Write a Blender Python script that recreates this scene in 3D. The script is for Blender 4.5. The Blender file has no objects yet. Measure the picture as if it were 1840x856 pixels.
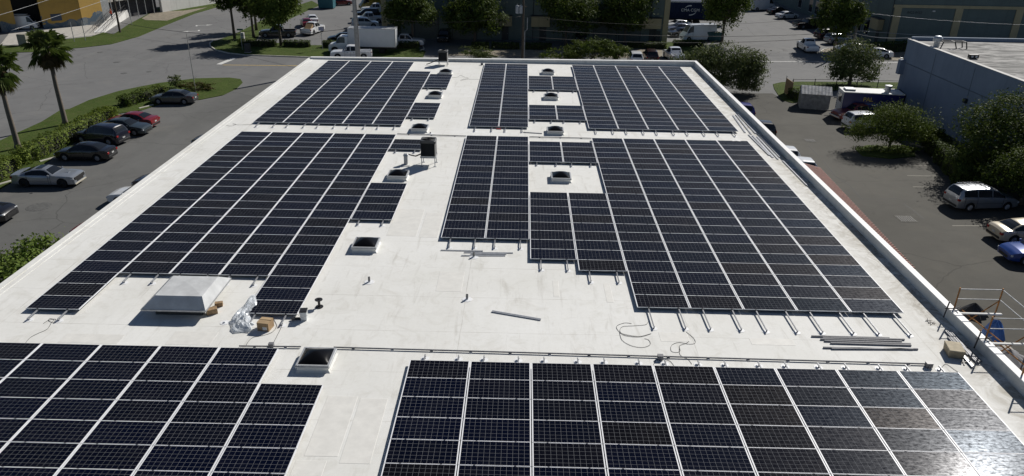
import bpy, math, random
import numpy as np
from mathutils import Vector, Matrix
random.seed(7)
rng = np.random.default_rng(11)
S = bpy.context.scene
COL = S.collection
R = math.radians

# ------------------------------------------------------------------ camera
CAMZ, FPX, CPY = 21.291, 1337.91, 427.93
RT = Vector((0.999732649, 0.017593241, 0.015003614))
UP = Vector((-0.020956042, 0.415209964, 0.909484211))
FW = Vector((-0.009771125, 0.909555476, -0.415467642))
cd = bpy.data.cameras.new('camera'); cam = bpy.data.objects.new('camera', cd); COL.objects.link(cam)
cd.sensor_width = 36.0; cd.lens = 36.0 * FPX / 1840.0
cd.clip_start = 0.3; cd.clip_end = 2000
M3 = Matrix((RT, UP, -FW)).transposed()
cam.matrix_world = Matrix.Translation((0, 0, CAMZ)) @ M3.to_4x4()
S.camera = cam
# ------------------------------------------------------------------ light
SUN_AZ, SUN_EL = R(38.5), R(36.3)
w = bpy.data.worlds.new('World'); S.world = w; w.use_nodes = True
nt = w.node_tree
sky = nt.nodes.new('ShaderNodeTexSky'); sky.sky_type = 'NISHITA'; sky.sun_disc = False
sky.sun_elevation = SUN_EL; sky.sun_rotation = SUN_AZ
sky.air_density = 0.7; sky.dust_density = 0.3; sky.ozone_density = 1.5
bg = nt.nodes['Background']; nt.links.new(sky.outputs[0], bg.inputs[0]); bg.inputs[1].default_value = 0.05
sl = bpy.data.lights.new('sun', 'SUN'); sl.energy = 5.0; sl.angle = R(0.53); sl.color = (1.0, 0.96, 0.9)
so = bpy.data.objects.new('sun', sl); COL.objects.link(so)
SD = Vector((math.sin(SUN_AZ) * math.cos(SUN_EL), math.cos(SUN_AZ) * math.cos(SUN_EL), math.sin(SUN_EL)))
so.rotation_euler = SD.to_track_quat('Z', 'Y').to_euler(); so.location = (20, 40, 60)
S.view_settings.view_transform = 'Standard'; S.view_settings.look = 'None'
S.view_settings.exposure = -0.04; S.view_settings.gamma = 1.0; S.view_settings.use_curve_mapping = False
ROOF = 4.82          # roof membrane level, ground is 0, module plane is 5.0

# ------------------------------------------------------------------ helpers
def W(x, y, z=0.0):
    """surveyed point: where the line of sight through a photo point meets level z"""
    d = RT * ((x - 920) / FPX) + UP * (-(y - CPY) / FPX) + FW
    t = (z - CAMZ) / d.z
    return Vector((0, 0, CAMZ)) + d * t
def PX(p):
    q = Vector(p) - Vector((0, 0, CAMZ)); dz = q.dot(FW)
    return 920 + FPX * q.dot(RT) / dz, CPY - FPX * q.dot(UP) / dz

class N:
    """small node-tree writer"""
    def __init__(s, name):
        s.m = bpy.data.materials.new(name); s.m.use_nodes = True; s.t = s.m.node_tree
        s.b = s.t.nodes['Principled BSDF']
    def n(s, ty, **kw):
        x = s.t.nodes.new(ty)
        for k, v in kw.items():
            if k in ('op',): x.operation = v
            else: setattr(x, k, v)
        return x
    def l(s, a, b): s.t.links.new(a, b)
    def math(s, op, a, b=None, clamp=False):
        x = s.n('ShaderNodeMath'); x.operation = op; x.use_clamp = clamp
        for i, v in enumerate((a, b)):
            if v is None: continue
            if isinstance(v, (int, float)): x.inputs[i].default_value = v
            else: s.l(v, x.inputs[i])
        return x.outputs[0]
    def mix(s, f, a, b, bt='MIX'):
        x = s.n('ShaderNodeMix'); x.data_type = 'RGBA'; x.blend_type = bt
        for sock, v in ((x.inputs[0], f), (x.inputs[6], a), (x.inputs[7], b)):
            if isinstance(v, (int, float)): sock.default_value = v
            elif isinstance(v, tuple): sock.default_value = (*v[:3], 1)
            else: s.l(v, sock)
        return x.outputs[2]
    def noise(s, scale, detail=4, rough=0.55, co=None, dist=0.0):
        x = s.n('ShaderNodeTexNoise'); x.inputs['Scale'].default_value = scale
        x.inputs['Detail'].default_value = detail; x.inputs['Roughness'].default_value = rough
        x.inputs['Distortion'].default_value = dist
        if co is not None: s.l(co, x.inputs['Vector'])
        return x.outputs[0]
    def ramp(s, f, lo, hi):
        x = s.n('ShaderNodeMapRange'); s.l(f, x.inputs[0])
        x.inputs[1].default_value = lo; x.inputs[2].default_value = hi
        return x.outputs[0]
    def pos(s): return s.n('ShaderNodeNewGeometry').outputs['Position']
    def obj(s): return s.n('ShaderNodeTexCoord').outputs['Object']
    def scale(s, v, sx, sy, sz):
        x = s.n('ShaderNodeMapping'); s.l(v, x.inputs[0]); x.inputs['Scale'].default_value = (sx, sy, sz); return x.outputs[0]
    def bump(s, h, strength, dist=0.02):
        x = s.n('ShaderNodeBump'); x.inputs['Strength'].default_value = strength; x.inputs['Distance'].default_value = dist
        s.l(h, x.inputs['Height']); s.l(x.outputs[0], s.b.inputs['Normal'])
    def set(s, col=None, rough=None, metal=None, spec=None, coat=None):
        for k, v in (('Base Color', col), ('Roughness', rough), ('Metallic', metal), ('Specular IOR Level', spec), ('Coat Weight', coat)):
            if v is None: continue
            if isinstance(v, tuple): s.b.inputs[k].default_value = (*v[:3], 1)
            elif isinstance(v, (int, float)): s.b.inputs[k].default_value = v
            else: s.l(v, s.b.inputs[k])
_mc = {}
def mat(name, col, rough=0.6, metal=0.0, var=0.12, sc=3.0, coat=0.0, spec=0.5):
    """plain procedural paint / metal / cloth with slight unevenness"""
    if name in _mc: return _mc[name]
    n = N(name); f = n.noise(sc, 5, 0.6, n.obj())
    a = tuple(c * (1 - var) for c in col); b = tuple(min(1, c * (1 + var)) for c in col)
    n.set(n.mix(n.ramp(f, 0.3, 0.7), a, b), rough, metal, spec, coat)
    _mc[name] = n.m; return n.m

class MB:
    """collects faces, builds ONE mesh object"""
    def __init__(s): s.v = []; s.f = []; s.mi = []; s.m = 0; s.uv = {}
    def add(s, vs, fs, smooth=False):
        o = len(s.v); s.v.extend([tuple(p) for p in vs])
        for f in fs: s.f.append(tuple(i + o for i in f)); s.mi.append(s.m)
        return s
    def box(s, x0, x1, y0, y1, z0, z1, T=None):
        vs = [Vector(p) for p in ((x0,y0,z0),(x1,y0,z0),(x1,y1,z0),(x0,y1,z0),(x0,y0,z1),(x1,y0,z1),(x1,y1,z1),(x0,y1,z1))]
        if T is not None: vs = [T @ p for p in vs]
        return s.add(vs, [(3,2,1,0),(4,5,6,7),(0,1,5,4),(1,2,6,5),(2,3,7,6),(3,0,4,7)])
    def quad(s, a, b, c, d): return s.add([a, b, c, d], [(0, 1, 2, 3)])
    def frustum(s, r0, z0, r1, z1, caps=(True, True)):
        (a0,a1,b0,b1) = r0; (c0,c1,d0,d1) = r1
        vs = [(a0,b0,z0),(a1,b0,z0),(a1,b1,z0),(a0,b1,z0),(c0,d0,z1),(c1,d0,z1),(c1,d1,z1),(c0,d1,z1)]
        fs = [(0,1,5,4),(1,2,6,5),(2,3,7,6),(3,0,4,7)]
        if caps[0]: fs.append((3,2,1,0))
        if caps[1]: fs.append((4,5,6,7))
        return s.add(vs, fs)
    def tube(s, pts, r, n=8, caps=True):
        pts = [Vector(p) for p in pts]; rr = r if isinstance(r, (list, tuple)) else [r] * len(pts)
        rings = []
        for i, p in enumerate(pts):
            d = (pts[min(i + 1, len(pts) - 1)] - pts[max(i - 1, 0)])
            if d.length < 1e-9: d = Vector((0, 0, 1))
            d.normalize()
            a = d.cross(Vector((0, 0, 1)) if abs(d.z) < 0.9 else Vector((1, 0, 0))).normalized(); b = d.cross(a)
            rings.append([p + (a * math.cos(2*math.pi*k/n) + b * math.sin(2*math.pi*k/n)) * rr[i] for k in range(n)])
        vs = [q for ring in rings for q in ring]; fs = []
        for i in range(len(pts) - 1):
            for k in range(n):
                k2 = (k + 1) % n; fs.append((i*n+k, (i+1)*n+k, (i+1)*n+k2, i*n+k2))
        if caps: fs.append(tuple(range(n))); fs.append(tuple(reversed([(len(pts)-1)*n + k for k in range(n)])))
        return s.add(vs, fs)
    def bar(s, a, b, wd, h):
        """rectangular bar between two points"""
        a, b = Vector(a), Vector(b); d = (b - a); L = d.length; d.normalize()
        sd = d.cross(Vector((0, 0, 1)) if abs(d.z) < 0.95 else Vector((0, 1, 0))).normalized(); u = sd.cross(d)
        vs = [p + sd * i * wd / 2 + u * j * h / 2 for p in (a, b) for i, j in ((-1,-1),(1,-1),(1,1),(-1,1))]
        return s.add(vs, [(3,2,1,0),(4,5,6,7),(0,1,5,4),(1,2,6,5),(2,3,7,6),(3,0,4,7)])
    def disc(s, c, r, n=14, ax='z', h=0.0):
        c = Vector(c); vs = []
        for k in range(n):
            a = 2*math.pi*k/n; p = {'z': (math.cos(a), math.sin(a), 0), 'y': (math.cos(a), 0, math.sin(a)), 'x': (0, math.cos(a), math.sin(a))}[ax]
            vs.append(c + Vector(p) * r)
        fs = [tuple(range(n))]
        return s.add(vs, fs)
    def lathe(s, prof, n=16, c=(0, 0, 0)):
        vs = []; fs = []
        for r, z in prof:
            for k in range(n):
                a = 2*math.pi*k/n; vs.append((c[0] + r*math.cos(a), c[1] + r*math.sin(a), c[2] + z))
        for i in range(len(prof) - 1):
            for k in range(n):
                k2 = (k+1) % n; fs.append((i*n+k, i*n+k2, (i+1)*n+k2, (i+1)*n+k))
        return s.add(vs, fs)
    def prism(s, poly, z0, z1):
        n = len(poly); ar = sum(poly[i][0]*poly[(i+1)%n][1] - poly[(i+1)%n][0]*poly[i][1] for i in range(n))
        if ar < 0: poly = list(reversed(poly))
        vs = [(p[0], p[1], z0) for p in poly] + [(p[0], p[1], z1) for p in poly]
        return s.add(vs, [tuple(range(n-1, -1, -1)), tuple(range(n, 2*n))] + [(i, (i+1)%n, n+(i+1)%n, n+i) for i in range(n)])
    def build(s, name, ms, parent=None, smooth=False, loc=None, bevel=0.0):
        me = bpy.data.meshes.new(name); me.from_pydata(s.v, [], s.f)
        if not isinstance(ms, (list, tuple)): ms = [ms]
        for m in ms: me.materials.append(m)
        if len(ms) > 1: me.polygons.foreach_set('material_index', s.mi)
        if smooth: me.polygons.foreach_set('use_smooth', [True] * len(s.f))
        me.update()
        o = bpy.data.objects.new(name, me); COL.objects.link(o)
        if parent: o.parent = parent
        if loc is not None: o.location = loc
        if bevel:
            bv = o.modifiers.new('bevel', 'BEVEL'); bv.width = bevel; bv.segments = 2; bv.limit_method = 'ANGLE'
        return o
def tag(o, label, cat, group=None):
    o['label'] = label; o['category'] = cat
    if group: o['group'] = group
    return o
def thing(name, label, cat, loc=(0, 0, 0), rz=0.0, group=None):
    o = bpy.data.objects.new(name, None); COL.objects.link(o); o.empty_display_size = 0.3
    o.location = loc; o.rotation_euler = (0, 0, rz); return tag(o, label, cat, group)
def struct(o): o['kind'] = 'structure'; return o
def smooth_auto(o, ang=40):
    me = o.data; me.polygons.foreach_set('use_smooth', [True] * len(me.polygons))
    try: me.set_sharp_from_angle(angle=R(ang))
    except Exception: pass
    return o
def text_mesh(name, s, size, m, parent=None, loc=(0,0,0), rot=(0,0,0), ext=0.01, sx=1.0):
    cu = bpy.data.curves.new(name, 'FONT'); cu.body = s; cu.size = size; cu.extrude = ext; cu.align_x = 'CENTER'; cu.align_y = 'CENTER'
    tmp = bpy.data.objects.new('tmp', cu); COL.objects.link(tmp)
    dg = bpy.context.evaluated_depsgraph_get(); me = bpy.data.meshes.new_from_object(tmp.evaluated_get(dg))
    COL.objects.unlink(tmp); bpy.data.objects.remove(tmp)
    me.materials.clear(); me.materials.append(m)
    o = bpy.data.objects.new(name, me); COL.objects.link(o); o.location = loc; o.rotation_euler = rot; o.scale = (sx, 1, 1)
    if parent: o.parent = parent
    return o

# ------------------------------------------------------------------ materials
def asphalt(name, c, dark=0.75, warm=(1, 1, 1), cracks=True):
    n = N(name); p = n.pos()
    big = n.noise(0.05, 4, 0.6, p, 0.8); mid = n.noise(0.6, 6, 0.65, p); fine = n.noise(9, 3, 0.7, p)
    streak = n.noise(1.0, 4, 0.6, n.scale(p, 0.25, 0.06, 1))
    col = n.mix(n.ramp(big, 0.35, 0.65), tuple(c*dark*k for k in warm), tuple(c*1.06*k for k in warm))
    col = n.mix(n.math('MULTIPLY', n.ramp(mid, 0.42, 0.75), 0.35), col, tuple(c*1.3*k for k in warm))
    col = n.mix(n.math('MULTIPLY', n.ramp(streak, 0.52, 0.75), 0.4), col, tuple(c*0.6*k for k in warm))
    col = n.mix(n.math('MULTIPLY', n.ramp(fine, 0.3, 0.7), 0.25), col, tuple(c*0.75*k for k in warm))
    oil = n.noise(0.22, 6, 0.75, p, 2.0); col = n.mix(n.math('MULTIPLY', n.ramp(oil, 0.56, 0.68), 0.38), col, tuple(c*0.5*k for k in warm))
    tan_ = n.noise(0.12, 5, 0.7, p, 1.5); col = n.mix(n.math('MULTIPLY', n.ramp(tan_, 0.54, 0.7), 0.35), col, tuple(c*1.35*k for k in (warm[0], warm[1]*.97, warm[2]*.9)))
    if cracks:
        v = n.n('ShaderNodeTexVoronoi'); v.feature = 'DISTANCE_TO_EDGE'; v.inputs['Scale'].default_value = 0.09
        wv = n.n('ShaderNodeVectorMath'); wv.operation = 'ADD'
        no = n.n('ShaderNodeTexNoise'); no.inputs['Scale'].default_value = 0.5; n.l(p, no.inputs['Vector'])
        n.l(p, wv.inputs[0]); n.l(no.outputs['Color'], wv.inputs[1]); sc = n.scale(wv.outputs[0], 1, 1, 1); n.l(sc, v.inputs['Vector'])
        ck = n.math('LESS_THAN', v.outputs['Distance'], 0.0035)
        col = n.mix(n.math('MULTIPLY', ck, 0.45), col, tuple(c*0.35*k for k in warm))
    n.set(col, 0.9, 0, 0.25); n.bump(fine, 0.25, 0.02); return n.m
M = {}
M['street'] = asphalt('street_asphalt', 0.165, 0.9, (1, 1, 0.99))
M['lot'] = asphalt('lot_asphalt', 0.134, 0.8, (1, 1, 0.96))
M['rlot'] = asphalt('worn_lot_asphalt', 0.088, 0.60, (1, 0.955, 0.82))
def grass_mat():
    n = N('mown_grass'); p = n.pos()
    a = n.noise(0.35, 5, 0.65, p, 0.5); b = n.noise(5, 4, 0.7, p); c = n.noise(22, 2, 0.6, p)
    col = n.mix(n.ramp(a, 0.3, 0.7), (0.045, 0.082, 0.013), (0.085, 0.125, 0.026))
    col = n.mix(n.math('MULTIPLY', n.ramp(b, 0.45, 0.72), 0.7), col, (0.14, 0.13, 0.055)); d_ = n.noise(0.9, 5, 0.7, p, 1.0); col = n.mix(n.math('MULTIPLY', n.ramp(d_, 0.55, 0.72), 0.6), col, (0.16, 0.135, 0.075))
    col = n.mix(n.math('MULTIPLY', n.ramp(c, 0.35, 0.65), 0.5), col, (0.03, 0.05, 0.012))
    n.set(col, 0.95, 0, 0.1); n.bump(c, 0.8, 0.08); return n.m
M['grass'] = grass_mat()
M['dirt'] = mat('sandy_dirt', (0.22, 0.19, 0.14), 0.95, 0, 0.35, 1.5)
M['conc'] = mat('concrete', (0.42, 0.4, 0.36), 0.85, 0, 0.2, 2.0)
M['kerb'] = mat('concrete_kerb', (0.5, 0.48, 0.42), 0.85, 0, 0.25, 3.0)
M['wpaint'] = mat('white_road_paint', (0.6, 0.6, 0.57), 0.7, 0, 0.25, 4.0)
M['ypaint'] = mat('yellow_road_paint', (0.55, 0.38, 0.10), 0.7, 0, 0.25, 4.0)
def roof_mat():
    n = N('white_roof_membrane'); p = n.pos(); sp = n.n('ShaderNodeSeparateXYZ'); n.l(p, sp.inputs[0])
    big = n.noise(0.18, 5, 0.6, p, 0.6); mid = n.noise(0.9, 6, 0.7, p, 1.2); fine = n.noise(6, 4, 0.7, p)
    col = n.mix(n.ramp(big, 0.3, 0.7), (0.70, 0.695, 0.655), (0.79, 0.79, 0.765))
    col = n.mix(n.math('MULTIPLY', n.ramp(mid, 0.52, 0.8), 0.55), col, (0.50, 0.48, 0.42))
    col = n.mix(n.math('MULTIPLY', n.ramp(fine, 0.45, 0.8), 0.22), col, (0.55, 0.53, 0.48))
    # scuffs: stretched noise
    sc = n.noise(1.0, 5, 0.65, n.scale(p, 3.0, 0.35, 1), 0.4)
    col = n.mix(n.math('MULTIPLY', n.ramp(sc, 0.56, 0.8), 0.55), col, (0.40, 0.38, 0.33))
    # welded seams every 2.95 m across and 9.6 m along
    wob = n.math('MULTIPLY', n.noise(0.5, 2, 0.5, p), 0.08)
    fy = n.math('FRACT', n.math('MULTIPLY', n.math('ADD', sp.outputs[1], wob), 1/2.95))
    fx = n.math('FRACT', n.math('MULTIPLY', n.math('ADD', n.math('ADD', sp.outputs[0], wob), 40.75), 1/9.6))
    sy = n.math('LESS_THAN', fy, 0.012); sx = n.math('LESS_THAN', fx, 0.0035)
    seam = n.math('MULTIPLY', n.math('MAXIMUM', sy, sx), n.ramp(n.noise(0.7, 3, 0.6, p), 0.35, 0.65))
    col = n.mix(n.math('MULTIPLY', seam, 0.6), col, (0.40, 0.38, 0.34))
    # silt and rust left by standing water along the low right hand edge
    edge = n.ramp(sp.outputs[0], 16.6, 18.6)
    dirt = n.math('MULTIPLY', edge, n.ramp(n.noise(0.9, 6, 0.7, p, 1.5), 0.38, 0.62))
    col = n.mix(n.math('MULTIPLY', dirt, 0.8), col, (0.30, 0.27, 0.21))
    deep = n.math('MULTIPLY', n.ramp(sp.outputs[0], 17.4, 18.5), n.ramp(n.noise(1.7, 6, 0.75, p, 2.0), 0.5, 0.68))
    col = n.mix(n.math('MULTIPLY', deep, 0.75), col, (0.13, 0.10, 0.075))
    n.set(col, 0.75, 0, 0.3)
    wr = n.noise(1.0, 3, 0.5, n.scale(p, 0.8, 0.25, 1), 0.6)
    n.bump(wr, 0.35, 0.05); return n.m
M['roof'] = roof_mat()
M['patch'] = mat('membrane_patch', (0.70, 0.69, 0.65), 0.7, 0, 0.07, 2.5)
def wall_mat(name, c, dirt=(0.2, 0.19, 0.17), amt=0.35):
    n = N(name); p = n.pos(); a = n.noise(0.5, 5, 0.65, p); st = n.noise(1.0, 5, 0.7, n.scale(p, 1.6, 1.6, 0.12))
    col = n.mix(n.ramp(a, 0.3, 0.7), tuple(k*0.9 for k in c), tuple(min(1, k*1.06) for k in c))
    col = n.mix(n.math('MULTIPLY', n.ramp(st, 0.52, 0.8), amt), col, dirt)
    n.set(col, 0.85, 0, 0.25); n.bump(n.noise(14, 3, 0.6, p), 0.15, 0.02); return n.m
M['wwall'] = wall_mat('white_stucco', (0.66, 0.65, 0.62))
M['parapet'] = wall_mat('white_parapet_paint', (0.70, 0.70, 0.67), (0.36, 0.37, 0.38), 0.5)
M['coping'] = mat('white_coping', (0.78, 0.78, 0.77), 0.6, 0, 0.06, 2)
M['alu'] = mat('bare_aluminium', (0.62, 0.63, 0.65), 0.38, 0.75, 0.08, 6)
M['frame'] = mat('anodised_module_frame', (0.80, 0.81, 0.83), 0.5, 0.0, 0.05, 6)
M['galv'] = mat('galvanised_steel', (0.42, 0.43, 0.44), 0.5, 0.6, 0.25, 5)
M['black'] = mat('black_plastic', (0.012, 0.012, 0.013), 0.5, 0, 0.2)
M['rubber'] = mat('tyre_rubber', (0.014, 0.014, 0.014), 0.85, 0, 0.2)
M['railalu'] = mat('mounting_rail_aluminium', (0.33, 0.34, 0.36), 0.5, 0.25, 0.1, 6)
M['dull_shaded_rail'] = mat('dull_and_shaded_rail', (0.22, 0.225, 0.24), 0.6, 0.2, 0.15, 6)
M['flash'] = mat('white_flashing_patch', (0.78, 0.79, 0.80), 0.6, 0, 0.04)
M['wood'] = mat('weathered_timber', (0.30, 0.20, 0.11), 0.85, 0, 0.35, 8)
M['card'] = mat('brown_cardboard', (0.36, 0.24, 0.13), 0.85, 0, 0.15, 6)
M['rust'] = mat('rusty_scaffold_tube', (0.38, 0.18, 0.06), 0.8, 0.2, 0.5, 7)
M['cable'] = mat('black_cable', (0.02, 0.02, 0.022), 0.6, 0, 0.1)
def dusty(name, c): return mat(name, c, 0.7, 0, 0.3, 4)

def cell_mat(name, per_object):
    n = N(name); uv = n.n('ShaderNodeUVMap'); uv.uv_map = 'cells'
    sp = n.n('ShaderNodeSeparateXYZ'); n.l(uv.outputs[0], sp.inputs[0])
    def line(o, cnt, hw):
        f = n.math('FRACT', n.math('MULTIPLY', o, cnt)); return n.math('GREATER_THAN', n.math('ABSOLUTE', n.math('SUBTRACT', f, 0.5)), 0.5 - hw)
    g = n.math('MAXIMUM', line(sp.outputs[0], 12, 0.0155), line(sp.outputs[1], 6, 0.0155))
    if per_object:
        rnd = n.n('ShaderNodeObjectInfo').outputs['Random']
    else:
        u2 = n.n('ShaderNodeUVMap'); u2.uv_map = 'shade'; s2 = n.n('ShaderNodeSeparateXYZ'); n.l(u2.outputs[0], s2.inputs[0]); rnd = s2.outputs[0]
    r2 = n.math('FRACT', n.math('MULTIPLY', rnd, 7.31))
    base = n.mix(rnd, (0.0016, 0.0031, 0.0120), (0.0022, 0.0032, 0.0082))
    base = n.mix(n.math('MULTIPLY', n.ramp(r2, 0.6, 1.0), 0.6), base, (0.0050, 0.0048, 0.0060))
    p = n.pos()
    dust = n.math('MULTIPLY', n.ramp(n.noise(0.8, 5, 0.65, p), 0.45, 0.8), 0.02)
    spots = n.math('MULTIPLY', n.ramp(n.noise(2.6, 3, 0.5, p), 0.72, 0.78), 0.03)
    base = n.mix(n.math('ADD', dust, spots), base, (0.3, 0.28, 0.25))
    col = n.mix(n.math('MULTIPLY', g, 0.85), base, (0.25, 0.26, 0.275))
    n.set(col, 0.9, 0, 0.0)
    # anti-reflective textured glass: weak, broad mirror that grows towards grazing view
    lw = n.n('ShaderNodeLayerWeight'); lw.inputs['Blend'].default_value = 0.5
    f5 = n.math('POWER', lw.outputs['Facing'], 5.0)
    tex = n.ramp(n.noise(1.0, 3, 0.75, n.scale(p, 5.0, 11.0, 1)), 0.32, 0.68); tex.node.inputs[3].default_value = 0.15; tex.node.inputs[4].default_value = 1.9
    fac = n.math('MULTIPLY', n.math('ADD', n.math('MULTIPLY', f5, 0.36), 0.0012), tex, True)
    fac = n.math('MULTIPLY', fac, n.math('SUBTRACT', 1.0, n.math('MULTIPLY', g, 0.8)))
    tint = n.mix(r2, (0.70, 0.84, 1.0), (0.98, 0.94, 0.94)); last = n.b.outputs[0]
    for rough, share in ((0.17, 0.36), (0.35, 0.52)):
        gl = n.n('ShaderNodeBsdfGlossy'); gl.inputs['Roughness'].default_value = rough; n.l(tint, gl.inputs['Color'])
        mx = n.n('ShaderNodeMixShader'); n.l(n.math('MULTIPLY', fac, share), mx.inputs[0]); n.l(last, mx.inputs[1]); n.l(gl.outputs[0], mx.inputs[2]); last = mx.outputs[0]
    n.l(last, n.t.nodes['Material Output'].inputs[0])
    return n.m
M['cell'] = cell_mat('solar_cells', True); M['cell_far'] = cell_mat('solar_cells_far', False)

# ------------------------------------------------------------------ setting: ground
b = MB(); b.add([(-500, -250, 0), (500, -250, 0), (500, 700, 0), (-500, 700, 0)], [(0, 1, 2, 3)]); struct(b.build('ground', M['street']))
def sheet(name, pxs, m, z): 
    pts = [W(x, y) for x, y in pxs]; n = len(pts)
    ar = sum(pts[i].x*pts[(i+1)%n].y - pts[(i+1)%n].x*pts[i].y for i in range(n))
    if ar < 0: pts.reverse()
    bb = MB(); bb.add([(p.x, p.y, z) for p in pts], [tuple(range(n))]); return struct(bb.build(name, m))
def slab(name, pxs, m, h):
    bb = MB(); bb.prism([(W(x, y).x, W(x, y).y) for x, y in pxs], 0.0, h); return struct(bb.build(name, m))
sheet('parking_lot', [(-400, 520), (-60, 366), (0, 341), (100, 283), (205, 207), (255, 199), (272, 190), (360, 181), (400, 172), (425, 160), (470, 152), (700, 152), (800, 420), (300, 1000), (-400, 1100)], M['lot'], 0.004)
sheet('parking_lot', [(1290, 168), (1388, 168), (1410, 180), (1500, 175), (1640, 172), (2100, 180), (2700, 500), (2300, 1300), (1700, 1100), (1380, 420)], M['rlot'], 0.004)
slab('grass_verge', [(-260, 460), (-60, 285), (0, 254), (75, 220), (107, 200), (125, 197), (160, 181), (212, 165), (250, 157), (287, 150), (350, 142), (412, 140.5), (432, 143), (436, 149), (425, 160), (400, 172), (360, 180), (290, 187), (255, 199), (205, 206), (150, 244), (100, 283), (0, 341), (-100, 400)], M['grass'], 0.07)
slab('grass_verge', [(-200, 102), (60, 94), (113, 89), (150, 86), (200, 80), (250, 66), (300, 45), (350, 25), (395, 12), (420, -12), (330, -12), (262, 28), (232, 44), (205, 62), (185, 59), (165, 66), (110, 72), (40, 82), (-200, 92)], M['grass'], 0.06)
slab('grass_verge', [(376, 80), (390, 92), (440, 99.5), (560, 103.5), (760, 104), (765, 93), (740, 82), (560, 82), (520, 79), (455, 76), (470, 60), (505, 42), (560, 16), (575, 10), (560, 2), (500, 22), (430, 58), (400, 70), (382, 75)], M['grass'], 0.06)
slab('grass_verge', [(800, 83), (1190, 85), (1190, 105), (800, 100)], M['dirt'], 0.05)
slab('grass_verge', [(1196, 76), (1262, 76), (1262, 100), (1196, 106)], M['grass'], 0.055)
slab('grass_verge', [(1391, 160), (1389, 152), (1404, 148.5), (1440, 147.5), (1616, 149), (1616, 164), (1500, 163), (1452, 178), (1425, 186), (1404, 180)], M['grass'], 0.06)
slab('grass_verge', [(1478, 98), (1476, 92), (1488, 88), (1530, 83), (1640, 84), (1860, 84), (1860, 100), (1640, 110), (1560, 108), (1500, 104)], M['dirt'], 0.05)
slab('planting_bed', [(1536, 268), (1560, 262), (1640, 268), (1645, 282), (1600, 286), (1550, 281)], M['grass'], 0.08)
slab('dirt_patch', [(255, 34), (275, 22), (330, 20), (372, 14), (340, 24), (300, 38), (262, 37)], M['dirt'], 0.075)
slab('driveway', [(60, 82), (110, 72), (165, 66), (186, 58), (172, 46), (150, 46), (96, 49), (20, 56), (0, 82)], M['conc'], 0.05)
# painted lines and arrows
def line(pxs, wd, m, name='road_marking'):
    bb = MB()
    for i in range(len(pxs) - 1):
        a, c = W(*pxs[i]), W(*pxs[i+1]); d = (c - a).normalized(); s = Vector((-d.y, d.x, 0)) * wd / 2
        bb.add([(p.x, p.y, 0.009) for p in (a - s, a + s, c + s, c - s)], [(3, 2, 1, 0)] if False else [(0, 3, 2, 1)])
    return struct(bb.build(name, m))
line([(393, 116), (422, 104.5)], 0.75, M['wpaint']); line([(400, 117), (640, 119.5)], 0.22, M['ypaint'])
line([(1352, 110.5), (1625, 112.5)], 0.22, M['wpaint'])
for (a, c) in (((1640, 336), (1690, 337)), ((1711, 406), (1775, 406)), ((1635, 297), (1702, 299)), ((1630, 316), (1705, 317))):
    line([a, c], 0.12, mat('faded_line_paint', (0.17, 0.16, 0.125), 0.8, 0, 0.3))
CRK = mat('crack_filler', (0.03, 0.03, 0.028), .8)
for pts in ([(1478, 288), (1502, 318), (1528, 335), (1548, 358), (1580, 358), (1612, 357)], [(1622, 366), (1640, 378), (1660, 394)], [(1440, 196), (1462, 212), (1478, 224)], [(1452, 262), (1470, 280)]): line(pts, .07, CRK, 'pavement_crack')
def arrow(cx, cy, ang):
    c = W(cx, cy); T = Matrix.Translation((c.x, c.y, 0.010)) @ Matrix.Rotation(ang, 4, 'Z'); bb = MB()
    for poly in ([(-1.4, -.12), (0.4, -.12), (0.4, .12), (-1.4, .12)], [(0.4, -.45), (1.4, 0), (0.4, .45)], [(-1.4, -.12), (-1.1, -.12), (-1.1, -1.0), (-1.4, -1.0)]):
        bb.add([T @ Vector((x, y, 0)) for x, y in poly], [tuple(range(len(poly)))])
    struct(bb.build('road_marking', M['wpaint']))
arrow(343, 56.5, R(200)); arrow(367, 45.5, R(20))
def kerb(pxs, name, label):
    bb = MB(); pts = [W(*p) for p in pxs]
    for i in range(len(pts) - 1): bb.bar((pts[i].x, pts[i].y, .06), (pts[i+1].x, pts[i+1].y, .06), .17, .16)
    return tag(bb.build(name, M['kerb']), label, 'kerb')
kerb([(383, 74), (377, 79), (378, 84), (388, 91), (410, 96.5), (440, 99.8), (560, 103.8)], 'kerb', 'pale curved concrete kerb round the grass corner by the cross street')
kerb([(1478, 98), (1475.5, 93), (1480, 90), (1488, 88)], 'kerb', 'short white kerb at the corner behind the white pickup truck')
kerb([(755, 92), (762, 89), (760, 84)], 'kerb', 'short pale kerb end beside the drive behind the box truck')
# drains and manholes
def grate(px, py, s, label, m='galv'):
    c = W(px, py); bb = MB(); bb.box(-s, s, -s, s, .004, .012)
    o = thing('drain_grate', label, 'drain', (c.x, c.y, 0.006)); bb.build('frame', mat('stained_concrete', (0.11, 0.105, 0.09), 0.9, 0, 0.4, 4), o)
    g = MB()
    for i in range(7): x = -s*.8 + i*s*.266; g.box(x-.035, x+.035, -s*.82, s*.82, .012, .03)
    g.build('grate', dusty('dark_iron', (0.03, 0.03, 0.03)), o)
grate(1628, 394, .62, 'square iron drain grate with dirty surround, in the lot left of the silver minivan')
grate(1455, 253, .5, 'smaller iron drain grate in the lot near the white cars along the wall')
def manhole(px, py, r, label):
    c = W(px, py); bb = MB(); bb.lathe([(r*1.15, 0), (r*1.15, .01), (r, .012), (r*.97, .016), (.001, .016)], 20)
    tag(bb.build('manhole_cover', dusty('iron_cover', (0.1, 0.1, 0.095)), loc=(c.x, c.y, .004), smooth=False), label, 'manhole')
manhole(70, 372, .75, 'round pale patched manhole cover in front of the silver coupe')
manhole(210, 112, .4, 'small dark manhole cover in the middle of the crossing')
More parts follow.
